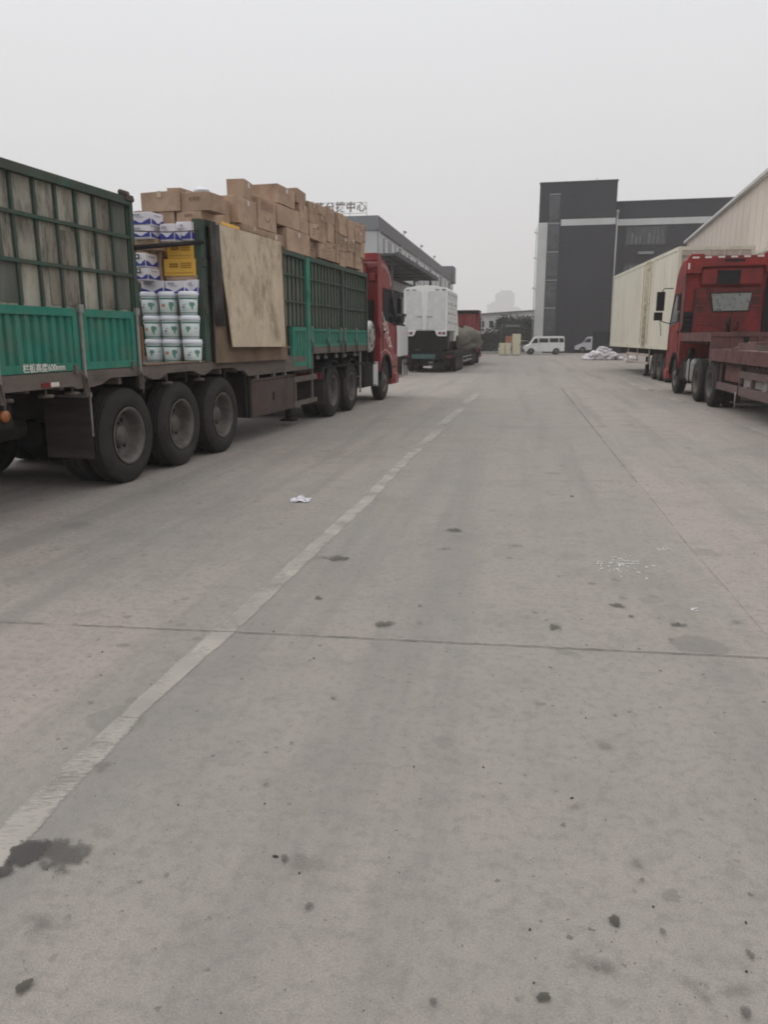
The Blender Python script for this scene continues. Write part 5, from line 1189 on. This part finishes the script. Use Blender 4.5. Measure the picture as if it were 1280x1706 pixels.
for lay, (n, zz, half) in enumerate(((9, .11, 1.22), (8, .30, .98), (6, .47, .62), (4, .64, .36), (2, .78, .18))):
    for k in range(n):
        for dpt in ((0, .55) if lay < 3 else (.2,)):
            if lay == 0: cx = -half + 2 * half * k / (n - 1)
            else: cx = -half - .08 + 2 * half * k / max(1, n - 1)
            spots.append((cx + rs.uniform(-.14, .14), dpt + rs.uniform(-.08, .08) + lay * .05, zz, lay))
for i, (x, y, z, lay) in enumerate(spots):
    k = i % 4; o = base[k] if not used[k] else base[k].copy()
    if used[k]: COL.objects.link(o)
    used[k] = True; o.location = PO + Vector((x, y, z)); o.rotation_euler = (rs.uniform(-.5, .5), rs.uniform(-.6, .6) * (.4 if lay == 0 else 1), rs.uniform(-1.6, 1.6))
    s_ = rs.uniform(.7, 1.05); o.scale = (s_, s_, s_)
    tag(o, 'white woven sack in the heap in front of the silver mini truck', 'sack', 'white sacks heaped on the yard')
PO2 = ground_pt(1053, 604)
for k in range(3):
    o = base[k].copy(); COL.objects.link(o); o.location = PO2 + Vector((-.15 + .22 * k, .1 * k, .13 + .10 * (k == 1))); o.rotation_euler = (.3, .2 * k, .6 * k)
    tag(o, ['pale sack at the left of the small pile by the container landing leg', 'pale sack topping the small pile by the container landing leg', 'pale sack at the right of the small pile by the container'][k], 'sack', 'few sacks beside the container trailer')

# lockers
for (px, wd, h, lb, dy, py) in ((836.5, .50, 1.10, 'short cream locker, left of the two short ones', 0, 592), (846.5, .50, 1.10, 'short cream locker right beside the tall one', .1, 592), (860.5, .72, 1.90, 'tall cream locker standing nearest the white van', .05, 592)):
    o = thing('locker', lb, 'locker', ground_pt(px, py), -4, 'cream lockers in the yard')
    b = MB(); b.box(-wd / 2, wd / 2, 0, .5, .04, h); bd = b.build('cabinet', M['locker'], o, bevel=.01)
    b = MB()
    if h > 1.5: b.box(-wd / 2 + .02, wd / 2 - .02, -.02, -.001, .06, h / 2 - .01); b.box(-wd / 2 + .02, wd / 2 - .02, -.02, -.001, h / 2 + .01, h - .02)
    else: b.box(-wd / 2 + .02, wd / 2 - .02, -.02, -.001, .06, h - .02)
    b.build('door', M['locker'], bd, bevel=.005)
    b = MB(); b.box(wd / 2 - .08, wd / 2 - .05, -.04, -.021, h * .45, h * .55); b.build('handle', M['black'], bd)
    b = MB(); b.box(-wd / 2 + .02, wd / 2 - .02, .02, .48, 0, .039); b.build('plinth', M['black'], o)

# dark lorry behind lockers
QO = ground_pt(853, 586); Q = thing('parked_lorry', 'dark lorry with grey sloping roof parked behind the cream lockers', 'truck', QO, -6)
b = MB(); b.box(-1.15, 1.15, 0, 4, .6, 2.6); b.build('body', M['navy'], Q, bevel=.05)
b = MB(); b.prism([(-1.2, 2.6), (1.2, 2.6), (1.1, 3.1), (-1.1, 3.1)], -.05, 3, 'y'); rf_ = b.build('roof', M['cladding2'], Q, bevel=.03)
b = MB(); b.box(-.8, .8, -.06, -.051, 2.78, 2.95); b.build('roof_panel', M['parapet'], rf_)
b = MB(); b.box(-.75, .85, -.02, -.002, .75, 1.75); b.build('orange_panel', mat('faded_orange', (.42, .17, .07), .7), Q)
b = MB(); b.box(-1.1, 1.1, -.02, -.002, 2.0, 2.4); b.build('windscreen', M['glass'], Q)
for x in (-.95, .95): 
    b = MB(); b.lathe([(-.12, .3), (-.12, .45), (.12, .45), (.12, .3)], c=(x, .8, .45), axis='x', seg=20); b.build('wheel', M['rubber'], Q)
# barrier stuff near the lockers
o = thing('parked_car', 'dark car half hidden between the lockers and the white van', 'car', ground_pt(872, 589), 5)
b = MB(); b.prism([(-.9, .25), (-.9, .75), (-.6, .85), (-.4, 1.25), (.5, 1.3), (.85, .9), (.9, .25)], 0, 3.5, 'y'); cb = b.build('body', M['parapetdark'], o, bevel=.08)
b = MB(); b.prism([(-.5, .86), (-.34, 1.2), (.44, 1.24), (.7, .9)], -.01, .002, 'y'); b.build('window', M['glass'], cb)
for x in (-.7, .7): small_wheel(o, x, .5)

# =================================================================== FAR WHITE BUILDING
FO = Vector((-0.0, 0, 0)); 
FB = thing('factory', 'low pale factory with a row of windows beyond the trees', 'building', (13.5, 118, 0), 9)
b = MB(); b.prism([(-3, 0), (-3, 4.6), (16, 5.9), (16, 0)], 0, 12, 'y'); b.build('wall', M['palewall'], FB)
b = MB(); b.prism([(-3, 4.6), (-3, 4.8), (16, 6.1), (16, 5.9)], -.3, 12, 'y'); b.build('roof_edge', M['parapetdark'], FB)
for k in range(10):
    b = MB(); x = 2.3 + k * 1.0 if k < 5 else 3.5 + k * 1.05; b.box(x, x + .62, -.05, -.002, 3.0, 4.0); b.build('window', M['glass'], FB)
FW = thing('boundary_wall', 'low grey wall running behind the trees at the yard end', 'wall', (6, 104, 0), 0)
b = MB(); b.box(-25, 9, 0, .3, 0, 1.5); b.build('wall', M['parapetdark'], FW)
b = MB(); b.box(-1.5, 1.5, 0, .8, 0, .12); b.box(-1.4, 1.4, .06, .74, .12, .24); o = b.build('concrete_island', M['concrete'], loc=ground_pt(823, 590)); tag(o, 'low concrete traffic island left of the cream lockers', 'island')

# far towers
for (px, w_, top, D, lb, dx) in ((840, 30, 487, 1500, 'tallest faint apartment tower fading in the haze', 0), (824, 24, 505, 1480, 'stepped faint tower left of the tallest one', 0), (858, 16, 513, 1460, 'short faint tower right of the tallest one', 0)):
    X = (px - 640) / 1310 * D; h = 1.6 + (562 - top) / 1310 * D; ww = w_ / 1310 * D
    o = thing('tower_block', lb, 'tower', (X, D, 0), 0, 'apartment towers far behind the yard')
    b = MB(); b.box(-ww / 2, ww / 2, 0, 20, 0, h * .93); b.box(-ww / 4, ww / 3, 2, 18, h * .93, h)
    for k in range(4): b.box(-ww / 2 + k * ww / 4, -ww / 2 + k * ww / 4 + ww / 8, -1.5, 0, 0, h * (.80 + .04 * k))
    wl_ = b.build('wall', M['farwall'], o)
    b = MB()
    for r_ in range(int(h / 6)): b.box(-ww / 2 + 1, ww / 2 - 1, -.2, -.01, 3 + r_ * 6, 5.5 + r_ * 6)
    b.build('window_rows', M['wglass'], wl_)

# =================================================================== TREES
def tree(x, y, h, rad, label, seed, m='leaf', n=2600, low=.18, leaf=.16):
    rr = random.Random(seed); t = thing('tree', label, 'tree', (x, y, 0), 0, 'trees at the far end of the yard')
    b = MB(); b.tube([(0, 0, 0), (.05, 0, h * .25), (-.05, .05, h * .5), (0, 0, h * .8)], [.16, .13, .09, .03], 7)
    for k in range(7):
        a = rr.uniform(0, 6.28); z = h * rr.uniform(.2, .55); l = rad * rr.uniform(.5, .9); b.tube([(0, 0, z), (l * .5 * cos(a), l * .5 * sin(a), z + l * .35), (l * cos(a), l * sin(a), z + l * .7)], [.06, .04, .015], 5)
    b.build('trunk', M['bark'], t)
    cl = [(rr.uniform(-.62, .62) * rad, rr.uniform(-.62, .62) * rad, h * rr.uniform(low + .1, .86), rad * rr.uniform(.28, .5)) for _ in range(17)]
    b = MB()
    for _ in range(n):
        c = rr.choice(cl); d = Vector((rr.gauss(0, 1), rr.gauss(0, 1), rr.gauss(0, 1))).normalized() * c[3] * rr.uniform(.45, 1.08)
        p = Vector(c[:3]) + Vector((d.x, d.y, d.z * .85)); s_ = leaf * rr.uniform(.6, 1.5)
        if p.z > h or p.z < h * low * .6: continue
        u = Vector((rr.gauss(0, 1), rr.gauss(0, 1), rr.gauss(0, .6))).normalized() * s_; v = u.cross(Vector((rr.gauss(0, 1), rr.gauss(0, 1), 1))).normalized() * s_ * .6
        b.add([p - u, p - v * .8, p + u, p + v], [(0, 1, 2, 3)])
    b.build('crown', M[m], t); return t
for i, (px, D, top, rad, lb, m_) in enumerate(((818, 92, 556, 1.8, 'low dark tree right of the tarped load', 'leaf'), (845, 96, 524, 2.3, 'tallest dark round tree above the lockers', 'leaf'), (828, 98, 548, 1.8, 'dark tree between the tall round one and the low one', 'leaf'), (866, 97, 532, 2.0, 'dark tree left behind the white van', 'leaf'), (879, 95, 526, 1.8, 'dark tree against the corner of the dark block', 'leaf2'), (806, 90, 572, 1.4, 'small shrub like tree close to the tarps', 'leaf2'))):
    X = (px - 640) / 1310 * D; tree(X, D, 1.6 + (562 - top) / 1310 * D, rad, lb, 30 + i, m_)
tree(.62, 34.6, 3.0, .36, 'thin dark tree between the red cab and the white truck', 77, 'leaf', 900, .2, .07).scale = (1, 1, 1)
# things under the canopy left of the white truck
for (x, y, lb) in ((.36, 31.6, 'pale metal cage box standing right beside the red cab'), (.62, 33.2, 'pale metal cage box beside the white truck')):
    o = thing('cage_container', lb, 'container', (x, y, 0), -10, 'pale boxes by the loading bay')
    b = MB(); b.box(-.28, .28, 0, .8, .85, 2.05); bb_ = b.build('box_panel', M['palewall'], o, bevel=.01)
    b = MB()
    for q in (-.14, 0, .14): b.box(q - .008, q + .008, -.012, -.001, .87, 2.03)
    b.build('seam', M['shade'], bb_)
    for q in (-.26, .22):
        for y_ in (.02, .72): b = MB(); b.box(q, q + .04, y_, y_ + .04, 0, .85); b.build('leg', M['chassis'], o)

# =================================================================== HAZE
b = MB(); b.box(-1650, 1650, -80, 1650, -1, 130); hz = b.build('haze', None); hz.data.materials.clear()
m = bpy.data.materials.new('haze_air'); m.use_nodes = True; n = m.node_tree.nodes; n.clear()
o_ = n.new('ShaderNodeOutputMaterial'); pv = n.new('ShaderNodeVolumePrincipled'); pv.inputs['Density'].default_value = .0011; pv.inputs['Color'].default_value = (.94, .935, .935, 1); pv.inputs['Anisotropy'].default_value = .1
m.node_tree.links.new(pv.outputs[0], o_.inputs['Volume']); hz.data.materials.append(m); hz['kind'] = 'stuff'; hz['label'] = 'thin grey haze hanging over the whole yard'; hz['category'] = 'haze'
